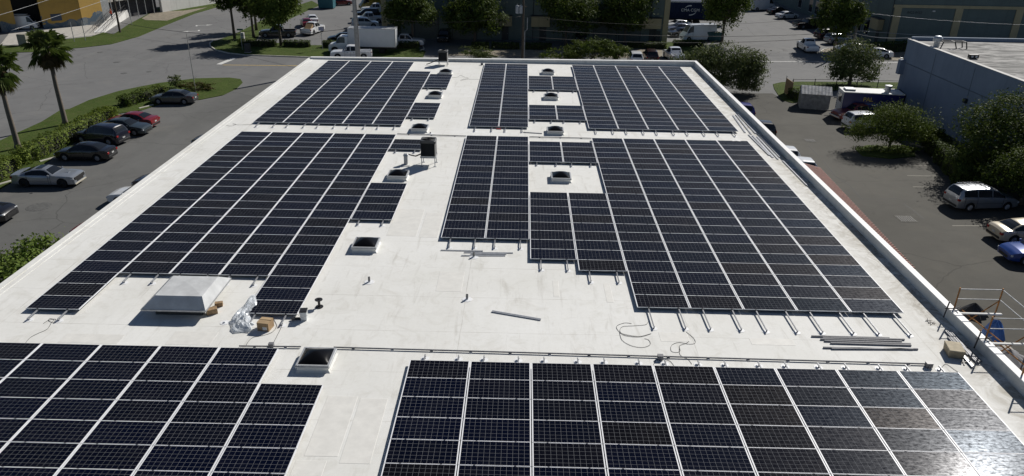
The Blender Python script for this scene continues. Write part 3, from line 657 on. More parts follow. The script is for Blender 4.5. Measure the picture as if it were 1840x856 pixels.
# tan box, bracket, cardboard box, bin, spool, grinder, plastic sheet
x, y = w2(1712, 636); t = thing('storage_box', 'tan weathered box with lid beside the loose rails near the right parapet', 'box', (x, y, rz), R(-12))
q = MB(); q.frustum((-.27, .27, -.36, .36), .005, (-.29, .29, -.38, .38), .30); q.build('body', mat('tan_box', (0.33, 0.27, 0.18), 0.8, 0, 0.2, 4), t, bevel=.02)
q = MB(); q.box(-.30, .30, -.39, .39, .302, .36); q.build('lid', mat('tan_box_lid', (0.42, 0.36, 0.25), 0.8, 0, 0.2, 4), t, bevel=.02)
for px, py, a, lab in ((1668, 577, .5, 'small dark steel foot lying alone near the right parapet, upper one'), (1675, 581, .1, 'small dark steel foot lying near the parapet, lower one'), (1731, 652, .5, 'small dark steel foot beside the tan box')):
    x, y = w2(px, py); q = MB(); q.bar((-.16, -.14, .02), (.16, .14, .02), .035, .03); q.bar((-.1, .06, .035), (.1, -.06, .035), .03, .03); o = q.build('steel_bracket', M['black'], loc=(x, y, rz+.003)); o.rotation_euler = (0, 0, a); tag(o, lab, 'bracket')
x, y = w2(478, 590); t = thing('cardboard_box', 'open brown cardboard box beside the clear plastic wrap', 'cardboard box', (x, y, rz), R(-8))
q = MB(); s = .25
q.box(-s, s, -s, s, .004, .01); q.box(-s, s, -s, -s+.01, .01, .38); q.box(-s, s, s-.01, s, .01, .38); q.box(-s, -s+.01, -s+.01, s-.01, .01, .38); q.box(s-.01, s, -s+.01, s-.01, .01, .38); q.build('carton', M['card'], t)
q = MB(); q.quad((-s, -s, .38), (s, -s, .38), (s, -.02, .405), (-s, -.02, .41)); q.quad((-s, s, .38), (-s, .02, .40), (s, .02, .41), (s, s, .38)); q.build('flap', mat('pale_cardboard', (0.42, 0.30, 0.17), 0.85), t)
q = MB(); q.box(-.02, .17, -s-.004, -s-.001, .06, .2); q.build('paper_label', mat('paper_label', (0.7, 0.7, 0.68), 0.8), t)
x, y = w2(547, 574); t = thing('bucket', 'square translucent white bucket with a black lid at the panel corner', 'bucket', (x, y, rz), R(6))
q = MB(); q.frustum((-.12, .12, -.14, .14), .005, (-.15, .15, -.17, .17), .42); q.build('body', mat('milky_plastic', (0.62, 0.64, 0.65), 0.35, 0, 0.05), t, bevel=.02)
q = MB(); q.box(-.16, .16, -.18, .18, .421, .47); q.build('lid', M['black'], t, bevel=.015)
q = MB(); q.tube([(-.16, 0, .38), (-.18, -.2, .3), (0, -.26, .24), (.18, -.2, .3), (.16, 0, .38)], .008, 5); q.build('handle', M['galv'], t)
x, y = w2(534, 575); t = thing('power_tool', 'black hand tool lying left of the white bucket', 'tool', (x, y, rz))
q = MB(); q.tube([(-.16, 0, .06), (.12, .02, .06)], [.05, .06], 8); q.build('body', M['black'], t); q = MB(); q.lathe([(.001, -.02), (.09, -.02), (.09, .0), (.001, .01)], 14, (-.16, -.05, .09)); q.build('guard', M['black'], t); q = MB(); q.tube([(.12, .02, .06), (.22, .0, .05)], .03, 6); q.build('grip', M['black'], t)
x, y = w2(574, 552); t = thing('cable_spool', 'small black cable spool standing on end on the open roof', 'spool', (x, y, rz))
for z in (.01, .36):
    q = MB(); q.lathe([(.055, z), (.17, z), (.17, z+.025), (.055, z+.025), (.055, z)], 20); q.build('flange', M['black'], t)
q = MB(); q.lathe([(.055, .036), (.055, .36)], 14); q.build('core', M['black'], t)
# crumpled clear plastic wrap lying over rail and panel edge
def plastic():
    n = N('clear_plastic_wrap'); p = n.obj(); tr = n.n('ShaderNodeBsdfTransparent'); tr.inputs[0].default_value = (0.9, 0.92, 0.94, 1)
    n.set((0.72, 0.76, 0.80), 0.22, 0, 0.7); mx = n.n('ShaderNodeMixShader'); f = n.ramp(n.noise(3.5, 5, 0.7, p, 1.0), 0.35, 0.65)
    n.l(n.math('ADD', n.math('MULTIPLY', f, 0.55), 0.38), mx.inputs[0]); n.l(tr.outputs[0], mx.inputs[1]); n.l(n.b.outputs[0], mx.inputs[2])
    n.l(mx.outputs[0], n.t.nodes['Material Output'].inputs[0]); return n.m
spine = [((458, 540), .30, .42), ((452, 553), .33, .40), ((440, 565), .26, .36), ((432, 577), .25, .40), ((437, 590), .2, .48), ((452, 596), .10, .30)]
P = [Vector((*w2(*p), 0)) for p, h, w_ in spine]; q = MB(); vs = []; nu, nv = 46, 22
r2 = random.Random(5); ph = [(r2.uniform(3, 14), r2.uniform(3, 14), r2.uniform(0, 6)) for _ in range(12)]
for i in range(nu+1):
    f = i/nu*(len(P)-1); k = min(int(f), len(P)-2); u = f-k; c = P[k].lerp(P[k+1], u); wd = spine[k][2]*(1-u)+spine[k+1][2]*u; hh = spine[k][1]*(1-u)+spine[k+1][1]*u
    d = (P[k+1]-P[k]).normalized(); s_ = Vector((-d.y, d.x, 0)); endw = min(1, 3.5*i/nu+.25, 3.5*(1-i/nu)+.3)
    for j in range(nv+1):
        v = -1+2*j/nv; cr = sum(math.sin(a*i/nu*3+b_*v+e_) for a, b_, e_ in ph)/12
        z = rz + .02 + hh*(1-abs(v)**2.2)*(.75+.55*abs(cr)*2) + .05*abs(cr)
        off = s_*v*wd*endw*(1+.22*cr) + d*.09*cr; vs.append((c.x+off.x, c.y+off.y, max(z, rz+.02)))
q.add(vs, [(i*(nv+1)+j, i*(nv+1)+j+1, (i+1)*(nv+1)+j+1, (i+1)*(nv+1)+j) for i in range(nu) for j in range(nv)])
o = q.build('plastic_wrap', plastic(), smooth=False); tag(o, 'crumpled clear plastic wrap draped over the rail beside the cardboard box', 'plastic wrap')
q = MB(); q.lathe([(.2, .004), (.19, .012), (.001, .014)], 16); q.box(-.04, .04, -.05, .05, .014, .07); a = w2(404, 580); tag(q.build('roof_anchor', M['flash'], loc=(*a, rz)), 'white roof anchor disc left of the plastic wrap', 'roof anchor')
q = MB(); q.lathe([(.2, .004), (.19, .012), (.001, .014)], 16); q.box(-.04, .04, -.05, .05, .014, .07)
# white scrap on a panel, red gloves under far array
p = W(1323, 253.3, PZ+.01); q = MB(); vs = [(-.3, -.12, .0), (0, -.1, .03), (.3, -.13, .0), (.28, .12, .01), (.02, .14, .04), (-.3, .13, .0)]; q.add(vs, [(0,1,4,5), (1,2,3,4)]); tag(q.build('paper_sheet', mat('white_paper', (0.8, 0.8, 0.8), 0.8), loc=p), 'small white paper sheet lying on a panel by the loose rails', 'paper')
p = W(895, 232.5, ROOF+.01); t = thing('glove', 'bright red work gloves on the roof at the foot of the far right array', 'gloves', p); t.scale = (.6, .6, .6)
q = MB(); q.frustum((-.25, .2, -.1, .1), .0, (-.2, .12, -.06, .06), .10); q.build('palm', mat('red_cloth', (0.55, 0.02, 0.02), 0.8), t, bevel=.03)
for k in range(4): q = MB(); q.tube([(.18, -.08+.05*k, .05), (.36, -.12+.07*k, .03)], .025, 6); q.build('finger', mat('red_cloth', (0.55, 0.02, 0.02), 0.8), t)

# ------------------------------------------------------------------ scaffold at the near right corner
A = W(1706.6, 518.5, 6.35); B = W(1779, 517.4, 6.35); C = W(1764, 571, 6.35); sx0 = 18.93; ya, yc = A.y, C.y; sx1 = sx0 + (B.x - A.x)*1.02
t = thing('scaffold', 'rusty tube scaffold with galvanised guard rails standing against the right wall', 'scaffold', (sx1, ya, 0))
def lv(x, y, z): return Vector((x, y, z)) - t.location
yd = yc - (ya - yc)
for x in (sx0, sx1):
    for y in (ya, yc, yd):
        q = MB(); q.tube([lv(x, y, 0 if x == sx1 else ROOF+.52), lv(x, y, 6.4)], .032, 8); q.build('upright', M['rust'], t)
        if x == sx1: q = MB(); q.box(lv(x-.09, 0, 0).x, lv(x+.09, 0, 0).x, -.09+(y-ya), .09+(y-ya), .008, .02); q.build('base_plate', M['galv'], t)
for z in (6.33, 5.85):
    for y in (ya, yc, yd):
        q = MB(); q.tube([lv(sx0, y, z), lv(sx1, y, z)], .022, 8); q.build('guard_rail', M['galv'], t)
    q = MB(); q.tube([lv(sx1, ya, z), lv(sx1, yd, z)], .022, 8); q.build('guard_rail', M['galv'], t)
for z in (4.3, 2.3):
    for y in (ya, yc, yd): q = MB(); q.tube([lv(19.2, y, z), lv(sx1, y, z)], .03, 8); q.build('ledger', M['rust'], t)
    for x in (19.25, sx1): q = MB(); q.tube([lv(x, ya, z+.04), lv(x, yd, z+.04)], .024, 8); q.build('ledger', M['rust'], t)
for (y0, y1) in ((ya, yc), (yc, yd)):
    q = MB(); q.tube([lv(sx1, y0, 4.5), lv(sx1, y1, 2.4)], .02, 7); q.build('brace', M['rust'], t); q = MB(); q.tube([lv(19.2, y0, 4.3), lv(sx1, y0, 5.8)], .026, 7); q.tube([lv(19.3, y0, 5.3), lv(sx1, y1, 4.4)], .026, 7); q.build('brace', M['rust'], t)
for k in range(5):
    if k == 3: continue
    q = MB(); q.box(19.16+.34*k-sx1, 19.46+.34*k-sx1, yd-ya-.1, .12, 4.345, 4.385); q.build('plank', mat('grey_scaffold_plank', (0.36, 0.34, 0.3), 0.85, 0, 0.3, 5), t)
for y in (ya-.25, yc-.2): q = MB(); q.bar(lv(sx0-.1, y, 5.28), lv(sx1+.1, y, 5.28), .1, .06); q.build('board', mat('white_board', (0.62, 0.62, 0.6), 0.7), t)
for y in (ya-.05, yc-.05):
    q = MB(); q.tube([lv(18.55, y, 4.95), lv(18.62, y, 5.75)], .03, 8); q.tube([lv(18.5, y, 5.40), lv(sx0+.15, y, 5.40)], .024, 8); q.build('wall_clamp', mat('dark_tube', (0.06, 0.06, 0.065), 0.6, 0.3), t)
    q = MB(); q.tube([lv(19.0, y-.2, 5.44), lv(19.0, y+.2, 5.44)], .024, 8); q.tube([lv(18.82, y-.12, 5.46), lv(19.2, y+.1, 5.46)], .02, 8); q.build('coupler', mat('dark_tube', (0.06, 0.06, 0.065), 0.6, 0.3), t)
def heap(name, c, rx, ry, h, m, label, cat, seed, peak=1.2, lev=4.39):
    rr = random.Random(seed); n = 26; k = 9; vs = []; ph = [(rr.randint(2, 9), rr.uniform(0, 6), rr.uniform(.03, .10)) for _ in range(6)]
    for j in range(k+1):
        f = j/k
        for i in range(n):
            a = 2*math.pi*i/n; fold = 1 + sum(am*math.sin(w_*a+e_) for w_, e_, am in ph)*(.4+f); r_ = f**.85*fold
            vs.append((c[0]+rx*r_*math.cos(a), c[1]+ry*r_*math.sin(a), lev + h*max(0, 1-f**peak)*(1+.1*math.sin(3*a+seed)) + .01))
    q = MB(); q.add(vs, [(j*n+i, (j+1)*n+i, (j+1)*n+(i+1)%n, j*n+(i+1)%n) for j in range(k) for i in range(n)]); tag(q.build(name, m, smooth=False), label, cat)
h1, h2, h3 = W(1746, 566, 4.45), W(1784, 603, 4.45), W(1812, 640, 4.45)
heap('tarp', (h1.x, h1.y, 0), .68, .55, .62, mat('black_tarp', (0.022, 0.021, 0.021), 0.55, 0, 0.25), 'black tarpaulin heap on the scaffold deck', 'tarp', 3)
heap('tarp', (h2.x, h2.y, 0), .44, .45, .75, mat('blue_tarp', (0.04, 0.13, 0.40), 0.5, 0, 0.2), 'bright blue tarpaulin bundle on the scaffold deck', 'tarp', 8, 1.8)
heap('tarp', (h3.x, h3.y, 0), .75, .75, .35, mat('grey_mesh_sheet', (0.2, 0.2, 0.21), 0.8, 0, 0.25), 'pale grey mesh sheet spread over the near end of the scaffold', 'tarp', 12, .9)
heap('tarp', (18.9, 0, 0), .01, .01, .01, M['black'], 'x', 'x', 1) if False else None

# ------------------------------------------------------------------ foliage
def leaf_mat(name, a, b, c=None):
    n = N(name); g = n.n('ShaderNodeNewGeometry'); r = g.outputs['Random Per Island']
    col = n.mix(r, a, b)
    big = n.noise(0.55, 3, 0.6, n.obj()); col = n.mix(n.math('MULTIPLY', n.ramp(big, 0.45, 0.7), 0.5), col, c or b)
    n.set(col, 0.7, 0, 0.12)
    tl = n.n('ShaderNodeBsdfTranslucent'); n.l(n.mix(0.5, col, (0.12, 0.16, 0.02)), tl.inputs[0])
    mx = n.n('ShaderNodeMixShader'); mx.inputs[0].default_value = 0.22; n.l(n.b.outputs[0], mx.inputs[1]); n.l(tl.outputs[0], mx.inputs[2])
    n.l(mx.outputs[0], n.t.nodes['Material Output'].inputs[0]); return n.m
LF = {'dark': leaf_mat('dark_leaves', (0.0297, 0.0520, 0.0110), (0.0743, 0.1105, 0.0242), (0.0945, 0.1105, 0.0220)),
      'mid': leaf_mat('mid_green_leaves', (0.0490, 0.0810, 0.0154), (0.1190, 0.1620, 0.0330), (0.1400, 0.1485, 0.0330)),
      'light': leaf_mat('light_green_leaves', (0.0798, 0.1330, 0.0240), (0.1740, 0.2380, 0.0480), (0.1885, 0.2240, 0.0600)),
      'grey': leaf_mat('grey_green_leaves', (0.0607, 0.0845, 0.0315), (0.1350, 0.1625, 0.0630), (0.1080, 0.1170, 0.0473)),
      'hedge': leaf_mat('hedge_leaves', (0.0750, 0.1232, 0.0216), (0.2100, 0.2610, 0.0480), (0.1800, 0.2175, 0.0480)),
      'red': leaf_mat('reddish_leaves', (0.0650, 0.0360, 0.0200), (0.0910, 0.1080, 0.0300), (0.1170, 0.0420, 0.0300)),
      'palm': leaf_mat('palm_leaves', (0.0525, 0.0870, 0.0210), (0.1350, 0.1812, 0.0490), (0.1650, 0.1595, 0.0700)),
      'dead': leaf_mat('dry_palm_leaves', (0.0700, 0.0560, 0.0308), (0.1820, 0.1400, 0.0770), (0.1260, 0.0980, 0.0560))}
BARK = mat('grey_brown_bark', (0.11, 0.09, 0.07), 0.9, 0, 0.4, 9)
def leaf_quads(P, nrm, size, droop=0.0):
    """P (n,3) centres, nrm (n,3) rough facing, size (n,) -> verts, faces of small rhombic leaf clumps"""
    n = len(P); a = rng.normal(size=(n, 3)); d = nrm + 0.75*rng.normal(size=(n, 3)); d /= np.linalg.norm(d, axis=1)[:, None] + 1e-9
    u = np.cross(d, a); u /= np.linalg.norm(u, axis=1)[:, None] + 1e-9; v = np.cross(d, u)
    if droop: v[:, 2] -= droop; v /= np.linalg.norm(v, axis=1)[:, None]
    s = size[:, None]; l = s*rng.uniform(.8, 1.5, size=(n, 1)); ww = s*rng.uniform(.35, .7, size=(n, 1))
    V = np.stack([P - v*l*.5, P + u*ww*.5 + d*s*.1, P + v*l*.5, P - u*ww*.5 + d*s*.1], 1).reshape(-1, 3)
    return V
def crown_points(lobes, n, clump=.22, shell=.62, k=None):
    w_ = np.array([l[3]*l[4]*l[5] for l in lobes])**.67; w_ /= w_.sum(); out = []; nr = []
    for L, f in zip(lobes, w_):
        m = max(6, int(n*f)); c = np.array(L[:3]); r = np.array(L[3:6]); K = k or max(8, int(m/42))
        d = rng.normal(size=(K, 3)); d /= np.linalg.norm(d, axis=1)[:, None]; rad = rng.uniform(shell, 1.0, size=(K, 1))*rng.uniform(.8, 1.12, size=(K, 1))
        cen = d*rad; idx = rng.integers(0, K, size=m); spread = clump*rng.uniform(.5, 1.25, size=(K, 1))
        q = cen[idx] + rng.normal(size=(m, 3))*spread[idx]*np.array([1, 1, .75])
        out.append(c + q*r); g = q/ (np.linalg.norm(q, axis=1)[:, None]+1e-6); g[:, 2] += .45; nr.append(g)
    return np.concatenate(out), np.concatenate(nr)
def leaf_obj(name, V, m, parent=None, loc=None):
    me = bpy.data.meshes.new(name); nq = len(V)//4
    me.vertices.add(len(V)); me.vertices.foreach_set('co', V.astype('f').ravel())
    me.loops.add(nq*4); me.loops.foreach_set('vertex_index', np.arange(nq*4, dtype='i'))
    me.polygons.add(nq); me.polygons.foreach_set('loop_start', np.arange(0, nq*4, 4, dtype='i'))
    me.materials.append(m); me.update(calc_edges=True)
    o = bpy.data.objects.new(name, me); COL.objects.link(o)
    if parent: o.parent = parent
    if loc is not None: o.location = loc
    return o
def tree(x, y, h, rx, label, kind='dark', trunk_h=2.2, lobes=None, n=5200, leaf=.34, tr=.2, ry=None, name='tree', group=None, clump=.22, limbs=7, lean=(0, 0), droop=0.0, shell=.62, cat='tree', k=None):
    ry = ry or rx; t = thing(name, label, cat, (x, y, 0), 0, group)
    ch = h - trunk_h; cz = trunk_h + ch*.5; rr = random.Random(hash(label) % 9999 if False else int(x*13+y*7) & 8191)
    if lobes is None:
        lobes = [(0, 0, cz, rx*.72, ry*.72, ch*.5)]
        for i in range(7):
            a = 2*math.pi*i/7 + rr.uniform(-.4, .4); d = rr.uniform(.42, .68); zz = trunk_h + ch*rr.uniform(.22, .78); s_ = rr.uniform(.34, .52)
            lobes.append((rx*d*math.cos(a), ry*d*math.sin(a), zz, rx*s_, ry*s_, ch*s_*.62))
    lobes = [(l[0]+lean[0], l[1]+lean[1], *l[2:]) for l in lobes]
    P, nr = crown_points(lobes, n, clump, shell, k); P[:, 2] = np.maximum(P[:, 2], trunk_h*.55)
    leaf_obj('crown', leaf_quads(P, nr, rng.uniform(leaf*.55, leaf*1.25, size=len(P)), droop), LF[kind], t)
    q = MB(); top = Vector((lean[0]*.7, lean[1]*.7, trunk_h + ch*.35)); pts = [Vector((0, 0, 0)), Vector((lean[0]*.15, lean[1]*.15, trunk_h*.5)), Vector((lean[0]*.4, lean[1]*.4, trunk_h)), top]
    q.tube(pts, [tr*1.25, tr, tr*.85, tr*.4], 9); q.build('trunk', BARK, t, smooth=True)
    for i in range(limbs):
        l = lobes[(i+1) % len(lobes)]; e = Vector(l[:3]); st = pts[2].lerp(top, rr.uniform(0, .5)); midp = st.lerp(e, .5) + Vector((rr.uniform(-.2, .2), rr.uniform(-.2, .2), .15*ch*.5))
        q = MB(); q.tube([st, midp, e], [tr*.5, tr*.32, tr*.1], 6); q.build('limb', BARK, t, smooth=True)
    return t
def hedge(a, c, wd, h, label, kind='hedge', n=None, leaf=.2, name='hedge', cat='hedge', group=None):
    a, c = W(*a), W(*c); d = c - a; L = d.length; ang = math.atan2(d.y, d.x); mid = (a+c)/2
    t = thing(name, label, cat, (mid.x, mid.y, 0), ang, group); n = n or int(L*wd*h*230)+300
    P = rng.uniform(-1, 1, size=(n, 3)); ax = rng.integers(0, 3, size=n); sgn = np.where(rng.random(n) < .5, -1, 1)
    m = rng.random(n) < .75; P[m, ax[m]] = (sgn*rng.uniform(.8, 1.05, size=n))[m]
    P[:, 2] = np.where(P[:, 2] < -.95, 1, P[:, 2]); nr = P.copy(); nr[:, 2] += .5
    wob = 1 + .16*np.sin(P[:, 0]*L*1.1+1) + .1*np.sin(P[:, 0]*L*2.9)
    P = P*np.array([L/2, wd/2, h/2]); P[:, 1] *= wob; P[:, 2] = (P[:, 2]+h/2)*(.86+.14*wob)
    leaf_obj('foliage', leaf_quads(P, nr, rng.uniform(leaf*.6, leaf*1.3, size=n)), LF[kind], t)
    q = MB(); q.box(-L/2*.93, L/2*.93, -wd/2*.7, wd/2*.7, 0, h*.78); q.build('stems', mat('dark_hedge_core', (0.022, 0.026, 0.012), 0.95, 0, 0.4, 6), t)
    return t
def bush(px, py, rx, ry, h, label, kind='mid', n=2600, leaf=.26, z=0, name='bush', clump=.2):
    p = W(px, py); t = thing(name, label, 'bush', (p.x, p.y, 0)); rr = random.Random(int(px*3+py)); lobes = [(0, 0, h*.5, rx*.8, ry*.8, h*.48)]
    for i in range(6): a = rr.uniform(0, 6.28); s_ = rr.uniform(.35, .55); lobes.append((rx*.55*math.cos(a), ry*.55*math.sin(a), h*rr.uniform(.35, .68), rx*s_, ry*s_, h*.32))
    P, nr = crown_points(lobes, n, clump); P[:, 2] = np.abs(P[:, 2]) + .02
    leaf_obj('foliage', leaf_quads(P, nr, rng.uniform(leaf*.6, leaf*1.3, size=len(P))), LF[kind], t)
    q = MB()
    for i in range(6): a = rr.uniform(0, 6.28); q.tube([(0, 0, 0), (rx*.25*math.cos(a), ry*.25*math.sin(a), h*.3), (rx*.5*math.cos(a), ry*.5*math.sin(a), h*.6)], [.05, .035, .015], 5)
    q.build('stems', BARK, t); return t
# street trees in front of the dark building and along the cross street
g = 'street trees beyond the warehouse'
for px, py, h, rx, th, lab, kd in ((742, 80, 9.0, 3.6, 3.0, 'street tree in front of the dark building, right of the wall sign', 'dark'), (853, 80, 9.0, 4.3, 2.6, 'street tree with forked trunk in front of the dark building, beside the transformer pole', 'dark'),
    (1016, 82, 9.4, 4.7, 2.3, 'broad street tree above the middle bush, in front of the dark building', 'dark'), (1122, 80, 9.6, 4.6, 2.2, 'dense low hanging street tree left of the building corner awning', 'dark'),
    (1297, 78, 10.2, 3.3, 2.8, 'street tree rising right of the white high roof van', 'mid'), (1499, 90, 9.0, 3.5, 2.6, 'street tree beside the leaning concrete pole on the right', 'dark'),
    (1752, 62, 8.4, 4.8, 2.4, 'large street tree above the flat roof of the blue building', 'dark')):
    p = W(px, py); tree(p.x, p.y, h*1.03, rx*1.16, lab, kd, th*.9, n=10500, leaf=.40, group=g, tr=.2)
for px, py, h, rx, th, lab in ((422, 71, 9.5, 2.6, 4.6, 'leftmost slim tree at the street corner, bare straight trunk'), (456, 68, 8.6, 2.9, 3.2, 'corner tree second from the left with forked trunk'), (461, 55, 9, 2.6, 4, 'tree behind the corner trees, by the cross street'), (505, 83, 9.2, 4.4, 3.4, 'broad tree standing in the hedge over the black pickup')):
    p = W(px, py); tree(p.x, p.y, h, rx, lab, 'dark' if rx < 4 else 'mid', th, n=6000 if rx < 4 else 12000, leaf=.38, group='trees at the far street corner')
# trees on the right
tree(24.4, 91.5, 5.6, 5.4, 'wide dark tree with drooping edges behind the far right roof corner', 'grey', 1.0, n=19000, leaf=.27, ry=3.0, droop=.5, lobes=[(-2.6, 0, 3.7, 2.6, 2.2, 1.7), (.2, .2, 3.9, 2.7, 2.3, 1.8), (2.6, 0, 3.6, 2.3, 2.2, 1.9), (3.6, -.6, 2.3, 1.6, 1.6, 1.9), (-4.4, 0, 3.1, 2.0, 1.8, 1.5), (1.4, -.9, 2.4, 2.7, 1.7, 2.0), (-1.6, -.8, 2.3, 2.6, 1.7, 1.9), (3.0, -1.0, 1.5, 1.6, 1.3, 1.3)], tr=.3)
p = W(1526, 153); tree(p.x, p.y, 5.7, 3.9, 'dense round dark tree behind the food truck', 'grey', .9, n=9000, leaf=.27, lobes=[(0, 0, 3.1, 3.0, 2.6, 2.4), (-1.6, -.4, 2.6, 2.0, 1.9, 2.0), (1.5, -.3, 2.8, 2.0, 1.9, 2.2), (.2, .2, 4.2, 2.2, 2.0, 1.5), (2.2, -.2, 1.6, 1.2, 1.2, 1.3), (-1.8, -.2, 1.5, 1.2, 1.2, 1.2)], tr=.22)
p = W(1597, 268); tree(p.x, p.y, 4.5, 4.2, 'small airy spreading tree on the island in the right lot', 'mid', .6, n=17000, leaf=.17, lobes=[(-2.1, -.4, 2.4, 1.9, 1.7, 1.15), (2.0, -.2, 2.5, 1.9, 1.8, 1.2), (0, 0, 3.2, 2.3, 2.0, 1.2), (-.8, -1.4, 1.9, 1.9, 1.3, 1.0), (1.0, -1.3, 2.0, 1.8, 1.3, 1.0), (-3.2, -.2, 1.6, 1.1, 1.1, .8), (3.2, -.2, 1.7, 1.2, 1.1, .8), (0, 1.4, 2.8, 1.8, 1.2, 1.0)], clump=.30, shell=.35, tr=.13, limbs=8, droop=.6, k=60)
tree(40.3, 61.2, 7.6, 4.2, 'big dark leafy tree against the blue wall at the right edge', 'dark', 1.2, n=22000, leaf=.20, lobes=[(0, 0, 3.6, 3.2, 3.2, 3.0), (-1.8, -1, 3.0, 2.1, 2.1, 2.3), (1, -1.6, 3.2, 2.2, 2.0, 2.6), (.8, .4, 5.6, 2.2, 2.2, 1.9), (-1.2, 1.2, 4.6, 2.0, 2.0, 1.8), (2.6, -1.8, 4.6, 2.0, 2.0, 2.0), (-2.2, -.4, 1.6, 1.6, 1.7, 1.3), (2.2, -3.0, 2.4, 2.0, 1.8, 2.0)], tr=.28)
tree(39.4, 55.0, 4.8, 3.2, 'dark shaded tree behind the silver minivan', 'dark', .9, n=12000, leaf=.20, tr=.2)
tree(-26.3, 34.6, 4.3, 3.2, 'light green feathery treetop beside the left roof edge', 'light', 1.4, n=7000, leaf=.22, lobes=[(0, 0, 2.7, 2.0, 2.2, 1.3), (-1.2, .8, 3.1, 1.4, 1.5, .9), (.5, -1.2, 2.6, 1.4, 1.7, 1.1), (.8, 2.2, 2.9, 1.2, 1.4, .8), (-.2, 2.0, 3.4, 1.1, 1.1, .8), (-1.6, -1.0, 2.4, 1.5, 1.5, 1.1)], clump=.28, shell=.45, tr=.14)
# bushes behind the warehouse
bush(862, 108, 3.3, 1.6, 1.9, 'grey green bush just beyond the far parapet, left of the transformer pole', 'grey', 2200, .22)
bush(1010, 110, 3.2, 1.9, 2.2, 'left half of the broad bush row beyond the far parapet', 'mid', 3000, .24)
bush(1062, 108, 3.9, 2.0, 3.0, 'tallest middle bush beyond the far parapet', 'mid', 4200, .24)
bush(1108, 109, 2.4, 1.9, 2.4, 'right bush of the row beyond the far parapet, beside the white car', 'mid', 2600, .24)
bush(1745, 82, 6.5, 2.2, 3.0, 'wide sunlit bush below the large tree behind the blue building', 'light', 3600, .3)
bush(1592, 273, 3.6, 1.2, .55, 'low green undergrowth around the small tree island', 'hedge', 1500, .16)
# hedges
hg = 'hedges on the grass strip'
hedge((-55, 352), (24, 305), 1.6, 1.25, 'clipped hedge at the left frame edge behind the silver coupe', group=hg); hedge((40, 296), (203, 213), 1.7, 1.3, 'long clipped hedge behind the row of dark cars', group=hg)
hedge((222, 192), (294, 170), 1.5, 1.1, 'short dark hedge behind the grey sedan', 'mid', group=hg)
bush(358, 163, 2.6, 1.3, 1.0, 'low reddish shrub around the foot of the tall thin pole', 'red', 1500, .2); bush(316, 158, .9, .8, 1.5, 'small shrub with white blossom behind the grey sedan', 'grey', 500, .2)
fl = bpy.data.objects[-1] if False else None
hg2 = 'low hedges along the far street'
for a, c, lab in (((430, 83), (496, 84), 'low clipped hedge left of the trunk at the corner lot'), ((510, 84), (557, 85), 'low clipped hedge right of the trunk at the corner lot'), ((581, 85), (604, 86), 'short low hedge in front of the box truck'), ((702, 87), (752, 87), 'dark low hedge below the white pickup beside the dark building'),
   ((848, 88), (878, 88), 'short low hedge left of the transformer pole'), ((884, 88), (932, 89), 'longer low hedge at the foot of the transformer pole'), ((944, 89), (990, 90), 'dark low hedge right of the transformer pole'), ((1128, 87), (1196, 88), 'dark low hedge under the building corner'), ((1210, 84), (1262, 84), 'low hedge in front of the high roof van'), ((1560, 96), (1640, 92), 'dark hedge behind the white sedan on the right')):
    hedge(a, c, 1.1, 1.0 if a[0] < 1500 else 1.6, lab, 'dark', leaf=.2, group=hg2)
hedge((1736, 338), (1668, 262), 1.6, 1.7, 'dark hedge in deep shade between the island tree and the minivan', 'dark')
# palms
def palm(px, py, h, label, seed, sc=1.0):
    p = W(px, py); t = thing('palm_tree', label, 'palm tree', (p.x, p.y, 0), 0, 'fan palms on the grass strip'); rr = random.Random(seed)
    q = MB(); q.tube([(0, 0, 0), (.03, 0, .5), (-.04, .02, h*.5), (.06, 0, h)], [.36, .24, .20, .17], 12); q.build('trunk', mat('palm_trunk', (0.16, 0.135, 0.11), 0.95, 0, 0.3, 14), t, smooth=True)
    def frond(el, az, L, fan, dead):
        d = Vector((math.cos(az)*math.cos(el), math.sin(az)*math.cos(el), math.sin(el))); s_ = Vector((-math.sin(az), math.cos(az), 0)); u = s_.cross(d)*-1
        if u.z < 0: u = -u
        base = Vector((0, 0, h+.05)); hub = base + d*L + Vector((0, 0, -.12*L if not dead else 0)); vs = []; fs = []
        q = MB(); q.tube([base, base+d*L*.5+Vector((0,0,.05)), hub], [.035, .028, .02], 5)
        nb = 17
        for k in range(nb):
            a = R(-112 + 224*k/(nb-1)); b_ = d*math.cos(a) + s_*math.sin(a); ln = fan*(1-.28*abs(a)/2)*rr.uniform(.85, 1.1); tip = hub + b_*ln + Vector((0, 0, -(.32 + .25*abs(math.sin(a)))*ln*rr.uniform(.7, 1.3)))
            m_ = hub + b_*ln*.55 + u*.03 - Vector((0, 0, .06*ln)); wv = b_.cross(u).normalized()*.075*fan
            q.add([hub, m_ - wv, tip, m_ + wv], [(0, 1, 2), (0, 2, 3)])
        q.build('frond', LF['dead' if dead else 'palm'], t)
    for i in range(30): frond(R(rr.uniform(-35, 72)), i*2.4+rr.uniform(-.3, .3), rr.uniform(.95, 1.35)*sc, rr.uniform(1.05, 1.35)*sc, False)
    for i in range(26): frond(R(rr.uniform(-86, -42)), i*2.4+rr.uniform(-.3, .3), rr.uniform(.9, 1.7)*sc, rr.uniform(.7, .95)*sc, True)
palm(118, 225, 7.75, 'fan palm with full round crown, right one of the two by the street', 4); palm(33, 268, 7.4, 'fan palm cut by the left edge of the photo', 9)

# ------------------------------------------------------------------ vehicles
def lerp_keys(keys, x):
    if x <= keys[0][0]: return keys[0][1:]
    for a, b_ in zip(keys, keys[1:]):
        if x <= b_[0]:
            u = (x-a[0])/(b_[0]-a[0]); return tuple(p*(1-u)+q*u for p, q in zip(a[1:], b_[1:]))
    return keys[-1][1:]
